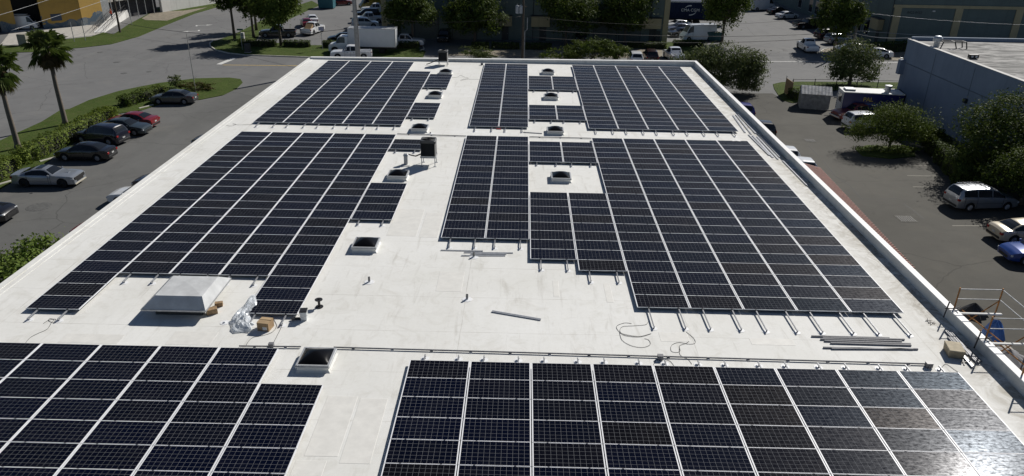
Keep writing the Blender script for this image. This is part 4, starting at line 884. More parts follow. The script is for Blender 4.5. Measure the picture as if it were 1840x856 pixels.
# keys: x, belt height, top height, half width
KIND = {
 'sedan': dict(k=[(-2.4,.66,.68,.72),(-2.34,.90,.92,.80),(-2.15,1.0,1.02,.87),(-1.72,1.02,1.05,.90),(-1.35,1.0,1.25,.91),(-.95,.98,1.39,.91),(-.2,.97,1.46,.91),(.35,.96,1.42,.91),(.75,.95,1.22,.91),(1.15,.95,.99,.91),(1.8,.88,.91,.89),(2.2,.78,.80,.83),(2.38,.66,.68,.74),(2.42,.52,.54,.68)], wh=(-1.40,1.42), r=.335, ws=(.40,1.12), rw=(-1.68,-1.0), sw=[(-1.5,-.32),(-.24,.95)], wr=.60),
 'coupe': dict(k=[(-2.45,.72,.74,.80),(-2.4,.98,1.0,.90),(-2.0,1.04,1.06,.95),(-1.75,1.04,1.06,.97),(-1.2,1.0,1.26,.97),(-.75,.98,1.39,.96),(-.1,.97,1.43,.95),(.25,.96,1.38,.95),(.85,.98,1.03,.95),(1.6,.95,.99,.96),(2.2,.90,.93,.92),(2.42,.82,.84,.86),(2.47,.55,.57,.84)], wh=(-1.42,1.52), r=.365, ws=(.26,.84), rw=(-1.7,-.85), sw=[(-1.25,.62)], wr=.60),
 'suv': dict(k=[(-2.4,.80,.82,.80),(-2.34,1.06,1.10,.88),(-2.2,1.10,1.45,.93),(-1.95,1.12,1.70,.94),(-1.0,1.10,1.76,.95),(.1,1.07,1.74,.95),(.5,1.06,1.62,.95),(1.2,1.06,1.10,.95),(1.9,1.0,1.03,.93),(2.25,.90,.92,.86),(2.42,.72,.74,.78)], wh=(-1.42,1.45), r=.375, ws=(.48,1.16), rw=(-2.3,-2.0), sw=[(-2.0,-1.15),(-1.08,-.12),(-.05,1.0)], wr=.68),
 'minivan': dict(k=[(-2.52,.78,.80,.84),(-2.47,1.08,1.12,.92),(-2.3,1.12,1.5,.97),(-2.08,1.12,1.70,.98),(-1.0,1.10,1.75,.99),(.2,1.06,1.74,.99),(.65,1.05,1.60,.99),(1.45,1.04,1.08,.98),(2.1,.92,.95,.94),(2.42,.80,.82,.84),(2.54,.62,.64,.76)], wh=(-1.46,1.56), r=.34, ws=(.62,1.42), rw=(-2.44,-2.1), sw=[(-2.1,-1.05),(-.98,.12),(.2,1.2)], wr=.70),
 'pickup': dict(k=[(-2.92,1.0,1.02,.92),(-2.88,1.12,1.14,.98),(-1.0,1.12,1.14,.99),(-.86,1.13,1.60,.99),(-.7,1.13,1.86,.99),(.2,1.12,1.90,.99),(.55,1.12,1.82,.99),(1.2,1.14,1.18,.99),(1.9,1.12,1.15,.98),(2.6,1.04,1.06,.95),(2.85,.92,.94,.90),(2.92,.66,.68,.86)], wh=(-1.75,1.88), r=.40, ws=(.55,1.18), rw=(-.88,-.72), sw=[(-.78,.02),(.1,1.0)], wr=.72, bed=(-2.82,-1.02)),
 'van': dict(k=[(-2.95,1.3,2.45,.94),(-2.9,1.35,2.66,.98),(0,1.35,2.70,1.0),(1.5,1.35,2.66,1.0),(1.85,1.33,2.45,1.0),(2.35,1.25,1.55,.99),(2.6,1.18,1.22,.97),(2.85,1.02,1.04,.90),(2.95,.7,.72,.84)], wh=(-1.75,1.95), r=.36, ws=(1.72,2.42), rw=None, sw=[(1.25,2.3)], wr=.82),
 'truckcab': dict(k=[(-.95,1.4,2.35,1.0),(-.9,1.4,2.45,1.02),(.2,1.4,2.48,1.02),(.55,1.38,2.2,1.02),(.95,1.36,1.45,1.0),(1.7,1.28,1.32,.95),(1.95,1.1,1.12,.9),(2.0,.7,.72,.88)], wh=(1.0,1.1), r=.42, ws=(.5,1.0), rw=None, sw=[(-.5,.75)], wr=.86),
}
GLASS = mat('tinted_glass', (0.012, 0.014, 0.016), 0.06, 0, 0.1, 3, 0, 0.6)
TRIM = mat('dark_trim', (0.018, 0.018, 0.019), 0.6); CHROME = mat('chrome', (0.7, 0.7, 0.72), 0.18, 0.9, 0.03)
LAMPR = mat('red_lamp', (0.30, 0.012, 0.012), 0.2); LAMPW = mat('clear_lamp', (0.6, 0.62, 0.64), 0.12); PLATE = mat('number_plate', (0.55, 0.56, 0.55), 0.5)
def paint(name, c, rough=.22, metal=.0): return mat('paint_' + name, c, rough, metal, .04, 2, .6)
def ksec(K, x, zc):
    belt, top, hw = lerp_keys(K['k'], x); g_ = max(0, top - belt - .05); t = min(1, g_/.38); wr = hw*.90*(1-t) + K['wr']*t
    return belt, top, hw, wr
def section(K, x):
    belt, top, hw, wr = ksec(K, x, 0); zb = .24 + .10*max(0, abs(x) - 1.9)
    for wx in K['wh']:
        rr_ = K['r']*1.17
        if abs(x-wx) < rr_: zb = max(zb, K['r'] + math.sqrt(max(0, rr_**2-(x-wx)**2)))
    zb = min(zb, belt-.08); z1 = zb + .35*(belt-zb)
    return [(hw*.93, zb), (hw*.985, zb+.05*(belt-zb)), (hw, z1), (hw*1.0, zb+.7*(belt-zb)), (hw*.97, belt), (wr + (hw*.97-wr)*.08, top-.045 if top-belt > .08 else belt+.4*(top-belt)), (wr*.9, top-.008), (wr*.5, top+.018), (0, top+.026)]
def vehicle(kind, name, label, cat, c, rz, colour, group=None, detail=2, wheel=(0.25, 0.26, 0.27), glassm=None, scale=1.0, roofm=None):
    K = KIND[kind]; t = thing(name, label, cat, c, rz, group); t.scale = (scale,)*3
    k0, k1 = K['k'][0][0], K['k'][-1][0]; xs = set(k[0] for k in K['k'])
    for wx in K['wh']:
        rr_ = K['r']*1.17
        for f in (-1.001, -.97, -.85, -.6, -.3, 0, .3, .6, .85, .97, 1.001): xs.add(wx+f*rr_)
    for i in range(25): xs.add(k0+(k1-k0)*i/24)
    if 'bed' in K:
        for e in K['bed']: xs.update((e-.015, e+.015))
    xs = sorted(x for x in xs if k0 <= x <= k1); q = MB(); vs = []; ns = 17
    for x in xs:
        h = section(K, x)
        if 'bed' in K and K['bed'][0] < x < K['bed'][1]:
            b_ = ksec(K, x, 0)[0]; hw = h[4][0]; h[5] = (hw-.02, b_+.015); h[6] = (hw-.12, b_+.015); h[7] = (hw-.13, .72); h[8] = (0, .70)
        vs += [(x, -p[0], p[1]) for p in h] + [(x, p[0], p[1]) for p in reversed(h[:-1])]
    fs = [(i*ns+k, (i+1)*ns+k, (i+1)*ns+k+1, i*ns+k+1) for i in range(len(xs)-1) for k in range(ns-1)]
    fs += [tuple(range(ns)), tuple(reversed([(len(xs)-1)*ns+k for k in range(ns)]))]
    q.add(vs, fs); smooth_auto(q.build('body', colour, t), 38)
    q = MB(); q.box(k0+.25, k1-.25, -K['k'][4][3]*.8, K['k'][4][3]*.8, .2, .66); q.build('underbody', TRIM, t)
    gm = glassm or GLASS
    def side(xa, xb, sgn):
        n = 8; vs = []
        for i in range(n+1):
            x = xa+(xb-xa)*i/n; h = section(K, x); a, b_ = h[4], h[5]
            for u in (.10, .90): vs.append((x, sgn*(a[0]+(b_[0]-a[0])*u+.012), a[1]+(b_[1]-a[1])*u+.003))
        q = MB(); f = [(2*i, 2*i+2, 2*i+3, 2*i+1) if sgn < 0 else (2*i, 2*i+1, 2*i+3, 2*i+2) for i in range(n)]; q.add(vs, f); q.build('side_window', gm, t)
    for xa, xb in K['sw']:
        for s_ in (-1, 1): side(xa, xb, s_)
    def screen(xa, xb, nm, rear=False):
        n, m = 6, 8; vs = []
        for i in range(n+1):
            x = xa+(xb-xa)*(.04+.92*i/n); belt, top, hw, wr = ksec(K, x, 0)
            for j in range(m+1):
                v = -1+2*j/m; w_ = wr*.86; yy = v*w_; zt = top + .022*(1-abs(v)**2) + (-.004); vs.append((x + (.012 if not rear else -.012), yy, zt+.014))
        q = MB(); q.add(vs, [(i*(m+1)+j, (i+1)*(m+1)+j, (i+1)*(m+1)+j+1, i*(m+1)+j+1) for i in range(n) for j in range(m)]); q.build(nm, gm, t)
    screen(*K['ws'], 'windshield')
    if K['rw']: screen(*K['rw'], 'rear_window', True)
    if detail >= 2 and kind != 'truckcab':
        for s_ in (-1, 1):
            q = MB()
            for xd in sorted({K['sw'][0][0]+.12, K['sw'][0][1]+.04, K['sw'][-1][1]-.12}):
                h = section(K, xd); P_l = [(xd, s_*(p_[0]+.006), p_[1]) for p_ in h[1:5]]
                for p0_, p1_ in zip(P_l, P_l[1:]): q.bar(p0_, p1_, .018, .012)
            h0_, h1_ = section(K, K['sw'][0][0]), section(K, K['sw'][-1][1]); zz_ = (h0_[4][1]+h1_[4][1])/2-.42
            q.bar((K['sw'][0][0]+.12, s_*(h0_[3][0]+.008), zz_), (K['sw'][-1][1]-.12, s_*(h1_[3][0]+.008), zz_), .02, .014); q.build('door_line', TRIM, t)
            for xa_, xb_ in K['sw'][:2]: xh = xa_+.28; h = section(K, xh); q = MB(); q.box(xh, xh+.2, s_*h[4][0]-.03, s_*h[4][0]+.03, h[4][1]-.17, h[4][1]-.13); q.build('door_handle', colour if kind != 'pickup' else TRIM, t)
    hw = K['k'][4][3]
    for wx in K['wh']:
        if kind == 'truckcab' and wx > 1.05: continue
        for s_ in (-1, 1):
            wt = bpy.data.objects.new('wheel', None); COL.objects.link(wt); wt.parent = t; wt.location = (wx, s_*(hw-.11), K['r']); wt.empty_display_size = .1
            q = MB(); r_ = K['r']; pr = [(r_*.62, -.10), (r_*.9, -.11), (r_, -.07), (r_, .07), (r_*.9, .11), (r_*.62, .10)]; vs = []; n = 18
            for rr_, yy in pr:
                for i in range(n): a = 2*math.pi*i/n; vs.append((rr_*math.cos(a), yy*1.0, rr_*math.sin(a)))
            q.add(vs, [(i*n+k, i*n+(k+1)%n, (i+1)*n+(k+1)%n, (i+1)*n+k) for i in range(len(pr)-1) for k in range(n)]); q.build('tyre', M['rubber'], wt)
            q = MB(); y_ = s_*.085; nsp = 10; vs = [(0, y_+s_*.012, 0)]; 
            for i in range(2*nsp):
                a = 2*math.pi*i/(2*nsp); rr_ = r_*.64; vs.append((rr_*math.cos(a), y_ - (s_*.035 if i % 2 else 0), rr_*math.sin(a)))
            q.add(vs, [(0, 1+i, 1+(i+1) % (2*nsp)) for i in range(2*nsp)]); q.build('rim', mat('rim_%d' % int(wheel[0]*100), wheel, .35, .5, .1), wt)
    if detail >= 1:
        fh = lerp_keys(K['k'], k1-.18); rh = lerp_keys(K['k'], k0+.08)
        for s_ in (-1, 1):
            q = MB(); z = fh[0]-.16; q.box(k1-.26, k1-.04, s_*(fh[2]-.16)-.17, s_*(fh[2]-.16)+.15, z-.05, z+.07); q.build('headlight', LAMPW, t, bevel=.02)
            q = MB(); z = rh[0]-.15; q.box(k0+.0, k0+.16, s_*(rh[2]-.10)-.15, s_*(rh[2]-.10)+.09, z-.08, z+.09); q.build('taillight', LAMPR, t, bevel=.02)
            if kind != 'truckcab':
                q = MB(); x = K['ws'][1]-.22; q.box(x-.06, x+.06, s_*(hw+.03)-.0, s_*(hw+.15), .98, 1.1) if s_ > 0 else q.box(x-.06, x+.06, -(hw+.15), -(hw+.03), .98, 1.1); q.build('mirror', colour, t, bevel=.02)
        q = MB(); z = fh[0]*.62; q.box(k1-.09, k1+.01, -.5, .5, z-.12, z+.06); q.build('grille', TRIM, t)
        q = MB(); q.box(k0-.015, k0+.06, -.16, .16, .62, .74); q.build('number_plate', PLATE, t)
        q = MB(); q.box(k0-.03, k0+.1, -rh[2]*.9, rh[2]*.9, .36, .52); q.build('bumper', TRIM if kind != 'pickup' else CHROME, t, bevel=.02)
    return t
def park(kind, rear, front, name, label, cat, colour, away=1, **kw):
    """rear / front: where the tyres of the camera side touch the ground in the photo"""
    K = KIND[kind]; a, b_ = W(*rear), W(*front); d = (b_-a); d.z = 0; mid = (a+b_)/2; d.normalize(); n = Vector((-d.y, d.x, 0))
    if n.dot(Vector((mid.x, mid.y, 0))) < 0: n = -n
    wm = (K['wh'][0]+K['wh'][1])/2; sc = kw.get('scale', 1.0); c = mid + n*(K['k'][4][3]-.05)*sc*away - d*wm*sc
    return vehicle(kind, name, label, cat, (c.x, c.y, .008), math.atan2(d.y, d.x), colour, **kw)
SIL = paint('silver', (0.34, 0.36, 0.39), .3, .55); BLK = paint('black', (0.010, 0.010, 0.012)); WHT = paint('white', (0.72, 0.73, 0.74)); NVY = paint('dark_blue_black', (0.012, 0.013, 0.024)); TEA = paint('dark_slate', (0.04, 0.055, 0.065), .25, .3)
RED = paint('dark_red', (0.17, 0.012, 0.018)); GRY = paint('dark_grey', (0.075, 0.08, 0.085), .25, .4); CHA = paint('cool_grey', (0.30, 0.325, 0.36), .28, .45); BEI = paint('beige', (0.50, 0.44, 0.33), .3, .2); BLU = paint('bright_blue', (0.02, 0.06, 0.26), .2, .2); BRN = paint('maroon_black', (0.03, 0.012, 0.013))
g1 = 'cars parked along the hedge'
t = park('coupe', (46, 337.5), (113.7, 338.2), 'coupe', 'silver grey coupe with black sunroof and black wheels, nearest in the left lot', 'car', CHA, group=g1, wheel=(.02, .02, .02))
q = MB(); q.box(-.55, -.05, -.42, .42, 1.452, 1.462); q.build('sunroof', GLASS, t); q = MB(); q.box(2.36, 2.52, -.80, .80, .25, .33); q.build('splitter', mat('pale_splitter', (0.5, 0.46, 0.36), .5), t); q = MB(); q.box(1.35, 1.75, -.16, .16, .985, 1.03); q.build('hood_scoop', CHA, t, bevel=.02); q = MB(); q.box(2.40, 2.49, -.72, .72, .58, .80); q.build('front_grille', TRIM, t)
park('sedan', (175, 291.7), (118.7, 290.5), 'sedan', 'black compact sedan between the silver coupe and the black estate', 'car', BLK, group=g1, wheel=(.3, .3, .31))
park('suv', (202.5, 263.5), (142, 258), 'suv', 'dark blue black SUV in the middle of the hedge row', 'car', NVY, group=g1, wheel=(.3, .3, .31))
park('sedan', (188, 243), (246, 245.5), 'sedan', 'dark slate sedan facing out, between the SUV and the red sedan', 'car', TEA, group=g1)
park('sedan', (259, 233), (205, 230.5), 'sedan', 'dark red sedan in the hedge row', 'car', RED, group=g1)
park('sedan', (330, 189), (287, 188.5), 'sedan', 'dark grey sedan alone at the grass tip', 'car', GRY, group=g1, wheel=(.3, .3, .31))
park('suv', (-86, 405), (-18, 405.5), 'suv', 'black SUV cut off by the left edge with only its nose showing', 'car', BLK)
vehicle('sedan', 'sedan', 'white car mostly hidden below the left roof edge, nose showing', 'car', (-28.3, 51.6, .008), R(176), WHT); vehicle('sedan', 'sedan', 'dark car hidden below the roof edge, just beyond the white nose', 'car', (-27.9, 54.6, .008), R(176), NVY)
vehicle('sedan', 'sedan', 'dark car sliver showing above the left roof edge by the middle left array', 'car', (-27.75, 65.6, .008), R(176), GRY); vehicle('suv', 'suv', 'dark red car sliver beside the green treetop', 'car', (-27.3, 44.9, .008), R(176), RED)
# right side, noses to the wall
vehicle('suv', 'suv', 'purple blue car with a white swirl mark below the right parapet', 'car', (22.4, 78.6, .008), R(178), paint('violet_blue', (0.03, 0.025, 0.17)))
o = bpy.data.objects['suv.004'] if 'suv.004' in bpy.data.objects else None
vehicle('suv', 'suv', 'black car whose rear shows beyond the right parapet', 'car', (22.5, 71.6, .008), R(178), BLK)
gr = 'white cars nosed up to the right wall'
vehicle('sedan', 'sedan', 'farthest white car beyond the right parapet, only its tail showing', 'car', (22.0, 66.6, .008), R(178), WHT, group=gr); vehicle('suv', 'suv', 'middle white car beyond the right parapet, beside the canopy end', 'car', (22.1, 63.2, .008), R(178), WHT, group=gr); vehicle('suv', 'suv', 'nearest white car beyond the right parapet, next to the terracotta canopy', 'car', (22.5, 60.1, .008), R(178), WHT, group=gr)
# right lot
t = park('minivan', (1737, 381), (1811, 379.5), 'minivan', 'silver minivan with roof rails in the right lot', 'car', SIL, wheel=(.5, .5, .52))
for s_ in (-1, 1): q = MB(); q.tube([(-1.9, s_*.62, 1.72), (-1.85, s_*.62, 1.80), (.1, s_*.62, 1.82), (.2, s_*.62, 1.76)], .02, 6); q.build('roof_rail', CHROME, t)
for x in (-1.4, -.3): q = MB(); q.tube([(x, -.62, 1.82), (x, .62, 1.82)], .02, 6); q.build('crossbar', TRIM, t)
park('sedan', (1822, 440), (1888, 440), 'sedan', 'beige sedan cut by the right edge, tail towards the lot', 'car', BEI); park('sedan', (1914, 480), (1846, 478), 'sedan', 'bright blue car nose at the right edge, nearest in the right lot', 'car', BLU)
park('suv', (1537, 236), (1592, 235), 'suv', 'white SUV half hidden by the airy island tree', 'car', WHT)
t = park('pickup', (1576, 216), (1513, 219), 'pickup_truck', 'old dark red pickup with chrome front bumper beside the food truck', 'truck', paint('faded_red', (0.16, 0.025, 0.022), .45), scale=.9); q = MB(); q.box(2.86, 3.02, -.95, .95, .42, .60); q.build('front_bumper', CHROME, t, bevel=.02)
# far street, right of the alley
park('pickup', (1446, 95), (1431.5, 86), 'pickup_truck', 'white pickup truck turning into the alley, seen from behind', 'truck', WHT)
park('sedan', (1591, 106), (1557, 104), 'sedan', 'white sedan parked right of the round dark tree', 'car', WHT); park('sedan', (1548, 96), (1516, 95), 'sedan', 'white car mostly hidden behind the round tree top', 'car', WHT)
ga = 'vehicles along the right side of the alley'
park('suv', (1475, 72), (1512, 71), 'suv', 'dark maroon SUV in the shade, behind the grey SUV', 'car', BRN, group=ga); park('suv', (1496, 81), (1529, 80), 'suv', 'grey SUV under the street tree by the leaning pole', 'car', SIL, group=ga)
park('pickup', (1438, 53), (1479, 52), 'pickup_truck', 'black pickup truck in shade along the alley', 'truck', BLK, group=ga); park('sedan', (1403, 35.5), (1434, 34), 'sedan', 'white sedan along the alley beyond the black pickup', 'car', WHT, group=ga)
park('sedan', (1388, 27), (1416, 25), 'sedan', 'black car between the white sedan and the white van in the alley', 'car', BLK, group=ga); park('van', (1355, 20.5), (1391, 19), 'cargo_van', 'long white cargo van farthest along the alley', 'van', WHT, group=ga)
park('sedan', (1344, 3), (1372, 2), 'sedan', 'white car at the very top edge of the alley', 'car', WHT, group=ga)
gc = 'vehicles in front of the container'
park('van', (1283, 74), (1229, 75.5), 'cargo_van', 'white high roof cargo van behind the wide dark tree', 'van', WHT, group=gc); park('sedan', (1243, 66), (1212, 67.5), 'sedan', 'black sedan left of the high roof van', 'car', BLK, group=gc)
park('sedan', (1240, 57.5), (1207, 59), 'sedan', 'blue grey sedan between the black and the white sedans', 'car', paint('blue_grey', (0.16, 0.18, 0.24), .25, .3), group=gc); park('sedan', (1238, 51), (1206, 52.5), 'sedan', 'white sedan closest to the container', 'car', WHT, group=gc)
p = W(1168, 110); vehicle('suv', 'suv', 'dark maroon SUV seen from behind just beyond the far parapet', 'car', (p.x, p.y, .008), R(88), BRN)
p = W(1141, 114); vehicle('suv', 'suv', 'white car roof between the bush and the maroon SUV', 'car', (p.x, p.y, .008), R(88), WHT); p = W(1210, 108); vehicle('pickup', 'pickup_truck', 'white truck nearly hidden in the dark tree, right of the maroon SUV', 'truck', (p.x, p.y, .008), R(95), WHT)
for px_, lab_ in ((793, 'black SUV parked in deep shade at the dark building, facing the street'), (1046, 'dark SUV in deep shade under the broad street tree')):
    p = W(px_, 82); vehicle('suv', 'suv', lab_, 'car', (p.x, p.y+4.5, .008), R(-90), BLK)
# far street, left: pickup, box truck, lot behind
park('pickup', (655, 107), (606, 107.5), 'pickup_truck', 'white pickup truck just beyond the far parapet, by the concrete pole', 'truck', WHT, wheel=(.3, .3, .3))
a, c = W(602, 96), W(701, 95); d = (c-a).normalized(); n = Vector((-d.y, d.x, 0)); ctr = W(650, 95.5) + n*1.1
t = vehicle('truckcab', 'box_truck', 'white box truck with tall plain cargo body', 'truck', (W(602, 96).x+1.0+.02, (W(602, 96)+n*1.1).y, .008), R(181), WHT)
q = MB(); q.box(-8.0, -1.05, -1.22, 1.22, 1.05, 3.55); q.build('cargo_box', mat('white_box_body', (0.62, 0.64, 0.66), .45, 0, .05, 1), t, bevel=.03)
for z0, z1 in ((1.0, 1.048), (3.552, 3.62)): q = MB(); q.box(-8.02, -1.03, -1.24, 1.24, z0, z1); q.build('edge_rail', M['galv'], t)
for s_ in (-1, 1): q = MB(); q.box(-8.025, -7.9, s_*1.225-.02, s_*1.225+.02, 1.05, 3.55); q.build('corner_post', M['galv'], t)
q = MB(); q.box(-8.0, -.6, -.45, .45, .6, .95); q.build('chassis', TRIM, t)
for s_ in (-1, 1): q = MB(); q.tube([(-5.9, s_*.8-.18, .45), (-5.9, s_*.8+.18, .45)], .45, 16); q.build('wheel', M['rubber'], t); 
park('pickup', (707, 84), (750, 85), 'pickup_truck', 'white pickup truck beside the dark building, nose to the right', 'truck', WHT)
park('pickup', (519, 68), (477, 68.5), 'pickup_truck', 'black pickup truck under the broad tree', 'truck', BLK)
p = W(563, 60); t = vehicle('pickup', 'pickup_truck', 'white pickup truck with a cardboard sheet in its bed, seen from behind', 'truck', (p.x, p.y, .008), R(80), WHT)
q = MB(); q.add([(-2.3, -.6, 1.0), (-1.2, -.6, 1.75), (-1.2, .5, 1.75), (-2.3, .5, 1.0), (-2.3, -.6, .8), (-1.2, -.6, .8), (-1.2, .5, .8), (-2.3, .5, .8)], [(0,1,2,3), (0,4,5,1), (3,2,6,7), (1,5,6,2), (0,3,7,4)]); o = q.build('cardboard_sheet', M['card']); o.parent = t
park('sedan', (545, 52), (540, 44), 'sedan', 'dark red car half hidden behind the broad tree', 'car', RED); park('sedan', (556, 46), (550, 37), 'sedan', 'white car beyond the dark red one under the tree', 'car', WHT)
park('sedan', (630, 77), (602, 77.5), 'sedan', 'black car nose peeking out behind the box truck cab', 'car', BLK)
gl = 'cars parked against the left side of the dark building'
park('suv', (641, 51), (672, 50.5), 'suv', 'white SUV nearest above the box truck body', 'car', WHT, group=gl); park('pickup', (682, 42), (643, 42.5), 'pickup_truck', 'white pickup second above the box truck', 'truck', WHT, group=gl)
park('suv', (676, 33), (644, 33.5), 'suv', 'black SUV third above the box truck', 'car', BLK, group=gl); park('pickup', (690, 24.5), (660, 24.5), 'pickup_truck', 'white pickup fourth above the box truck', 'truck', WHT, group=gl); park('suv', (693, 17), (668, 17), 'suv', 'white SUV farthest in the row above the box truck', 'car', WHT, group=gl)
park('van', (692, 18), (657, 19.5), 'cargo_van', 'olive yellow van at the top of the row beside the dark building', 'van', paint('olive_yellow', (0.22, 0.18, 0.02), .4), scale=1.05)
park('sedan', (605, 11), (626, 10), 'sedan', 'dark red car beside the teal bin at the top', 'car', RED)

# ------------------------------------------------------------------ buildings round about
def P_(bb, name, m, t, **k): return bb.build(name, m, t, **k)
TEAL = wall_mat('dull_green_stucco', (0.135, 0.17, 0.16), (0.06, 0.065, 0.06), .3); TAN = wall_mat('tan_stucco', (0.42, 0.36, 0.22), (0.12, 0.1, 0.07), .3)
DARKD = mat('dark_door', (0.03, 0.035, 0.035), .6); ROLL = mat('grey_roller_door', (0.085, 0.105, 0.10), .6, 0, .1, 3)
def zat(x, y, py):
    lo, hi = -2., 30.
    for _ in range(40):
        m = (lo+hi)/2
        if PX((x, y, m))[1] > py: lo = m
        else: hi = m
    return lo
# dark building
DX0, DX1, DY = -23.2, 23.5, 125.0
t = thing('commercial_building', 'long dark green commercial building in shade with tan door canopies', 'building', (0, DY, 0))
q = MB(); q.box(DX0, DX1, 0, 40, 0, 8.6); P_(q, 'wall', TEAL, t)
q = MB(); q.box(DX0-.1, DX1+.1, -.12, 40.1, 8.6, 9.1); P_(q, 'roof', M['roof'], t)
for x in (DX0+.35, DX1-.5):
    q = MB(); q.box(x-.35, x+.5, -.13, -.002, 0, 8.6); P_(q, 'corner_pilaster', TAN, t)
cans = [(711, 'sign'), (903, 0), (970, 0), (1167, 0), (802, 0), (1068, 0)]
for px, sg in cans:
    x = W(px, 75).x*DY/W(px, 75).y; 
    if sg == 0 and px in (802, 1068): continue
    q = MB(); q.box(x-1.5, x+1.5, -.95, -.005, 2.35, 3.95); c_ = P_(q, 'door_canopy', TAN, t)
    q = MB(); q.box(x-1.6, x+1.6, -1.05, -.006, 3.952, 4.05); P_(q, 'canopy_cap', DARKD, t)
    q = MB(); q.box(x-.1, x+.95, -.05, -.004, .05, 2.15); d_ = P_(q, 'door', DARKD, t); q = MB(); q.box(x-.2, x+1.05, -.03, -.002, .03, 2.25); P_(q, 'door_frame', ROLL, t)
    q = MB(); q.box(x+.75, x+.82, -.09, -.052, 1.0, 1.12); o = q.build('handle', M['galv'], d_)
    if sg == 'sign':
        q = MB(); q.box(x-.95, x+.95, -1.0, -.952, 2.75, 3.75); s_ = P_(q, 'sign_board', mat('pale_blue_sign', (0.42, 0.50, 0.60), .6, 0, .1), t)
        q = MB()
        for k, z in enumerate((3.5, 3.3, 3.1, 2.95)): q.box(x-.75+.1*(k % 2), x+.75-.15*(k % 3), -1.012, -1.002, z-.045, z+.045)
        q.build('sign_stripes', mat('sign_blue', (0.05, 0.09, 0.22), .6), s_)
for px, wd in ((767, 3.8), (835, 3.9), (1032, 3.8), (1086, 3.7), (1130, 3.4)):
    x = W(px, 75).x*DY/W(px, 75).y; q = MB()
    for k in range(13): q.box(x-wd/2, x+wd/2, -.05-.02*(k % 2), -.003, .02+.33*k, .02+.33*k+.315)
    P_(q, 'roller_door', ROLL, t); q = MB(); q.box(x-wd/2-.12, x+wd/2+.12, -.04, -.001, .0, 4.5); P_(q, 'door_surround', DARKD, t)
for x in (-12.2, 1.5, 13.8, 20.6): q = MB(); q.tube([(x, -.08, .2), (x, -.08, 8.5)], .06, 8); P_(q, 'downpipe', DARKD, t)
q = MB(); q.box(DX1-2.0, DX1-1.2, -.3, -.003, .1, 1.9); P_(q, 'meter_cabinet', DARKD, t)
# building on the right of the alley
EX, EY = 58.9, 124.5
t = thing('commercial_building', 'green commercial building with tan pilasters and number sign, right of the alley', 'building', (EX, EY, 0))
q = MB(); q.box(0, 70, 0, 75, 0, 7.9); P_(q, 'wall', TEAL, t); q = MB(); q.box(-.1, 70.1, -.12, 75.1, 7.9, 8.4); P_(q, 'roof', M['roof'], t)
for x in (.25, 10.0, 19.6, 29.2, 38.8): q = MB(); q.box(x, x+1.15, -.16, -.003, 0, 6.29); P_(q, 'pilaster', TAN, t)
q = MB(); q.box(0, 70, -.2, -.004, 6.3, 6.75); P_(q, 'band', TAN, t)
q = MB(); q.tube([(-.02, -.12, .1), (-.02, -.12, 7.8)], .07, 8); P_(q, 'downpipe', DARKD, t)
text_mesh('number_sign', '8422-8432', .55, DARKD, t, (3.6, -.012, 5.55), (R(90), 0, 0), .012)
q = MB(); q.box(6.3, 6.7, -.28, -.004, 5.75, 5.95); P_(q, 'wall_lamp', mat('lamp_white', (0.6, 0.6, 0.58), .4), t)
for y in (2.0, 14, 26):
    q = MB(); q.box(-.95, -.004, y, y+3.0, 2.4, 4.1); P_(q, 'door_canopy', TAN, t); q = MB(); q.box(-1.05, -.003, y-.1, y+3.1, 4.102, 4.2); P_(q, 'canopy_cap', DARKD, t); q = MB(); q.box(-.06, -.005, y+1, y+2, .05, 2.2); P_(q, 'door', DARKD, t)
for y in (7, 10.2, 18.5, 21.5, 31, 34.5, 41):
    q = MB(); q.box(-.05, -.004, y, y+1.9, .9, 3.3); P_(q, 'window', GLASS, t); q = MB(); q.box(-.04, -.002, y-.1, y+2.0, .8, 3.4); P_(q, 'window_frame', mat('pale_frame', (0.4, 0.42, 0.42), .6), t)
# near blue building
NX, NY, NH = 43.45, 86.6, 7.42
t = thing('warehouse', 'plain blue grey block building with a dirty white flat roof at the right', 'building', (NX, NY, 0))
BLUEW = wall_mat('blue_grey_block', (0.215, 0.265, 0.34), (0.11, 0.14, 0.19), .4)
q = MB(); q.box(0, 40, -62, 0, 0, NH-.2); P_(q, 'wall', BLUEW, t)
def dirty_roof():
    n = N('dirty_flat_roof'); p = n.pos(); a = n.noise(0.35, 6, 0.7, n.scale(p, .6, 1.6, 1), 1.0); b_ = n.noise(2.0, 5, 0.7, p, .8)
    c = n.mix(n.ramp(a, .38, .62), (0.11, 0.11, 0.105), (0.44, 0.43, 0.41)); c = n.mix(n.math('MULTIPLY', n.ramp(b_, .5, .75), .55), c, (0.16, 0.155, 0.15)); n.set(c, .9, 0, .2); return n.m
q = MB(); q.box(.02, 39.9, -61.9, -.02, NH-.199, NH-.05); P_(q, 'roof', dirty_roof(), t)
q = MB(); q.box(-.03, .34, -62.03, .03, NH-.22, NH+.05); q.box(.342, 40, -.31, .03, NH-.22, NH+.33); P_(q, 'parapet', BLUEW, t)
q = MB(); q.box(-.05, .36, -62.05, .05, NH+.052, NH+.09); P_(q, 'coping', M['wwall'], t)
q = MB(); q.box(-.05, -.003, -62, .0, 4.9, 4.98); P_(q, 'string_course', mat('dark_blue_line', (0.12, 0.155, 0.2), .8), t)  # course and joints share one blue, darker than the wall
for y in (-6.5, -14, -24, -33): q = MB(); q.box(-.025, -.002, y-.03, y+.03, 0, NH-.3); P_(q, 'joint', mat('dark_blue_line', (0.12, 0.155, 0.2), .8), t)
q = MB(); q.box(-.28, -.003, -14.2, -13.8, 3.7, 4.1); P_(q, 'wall_lamp', DARKD, t)
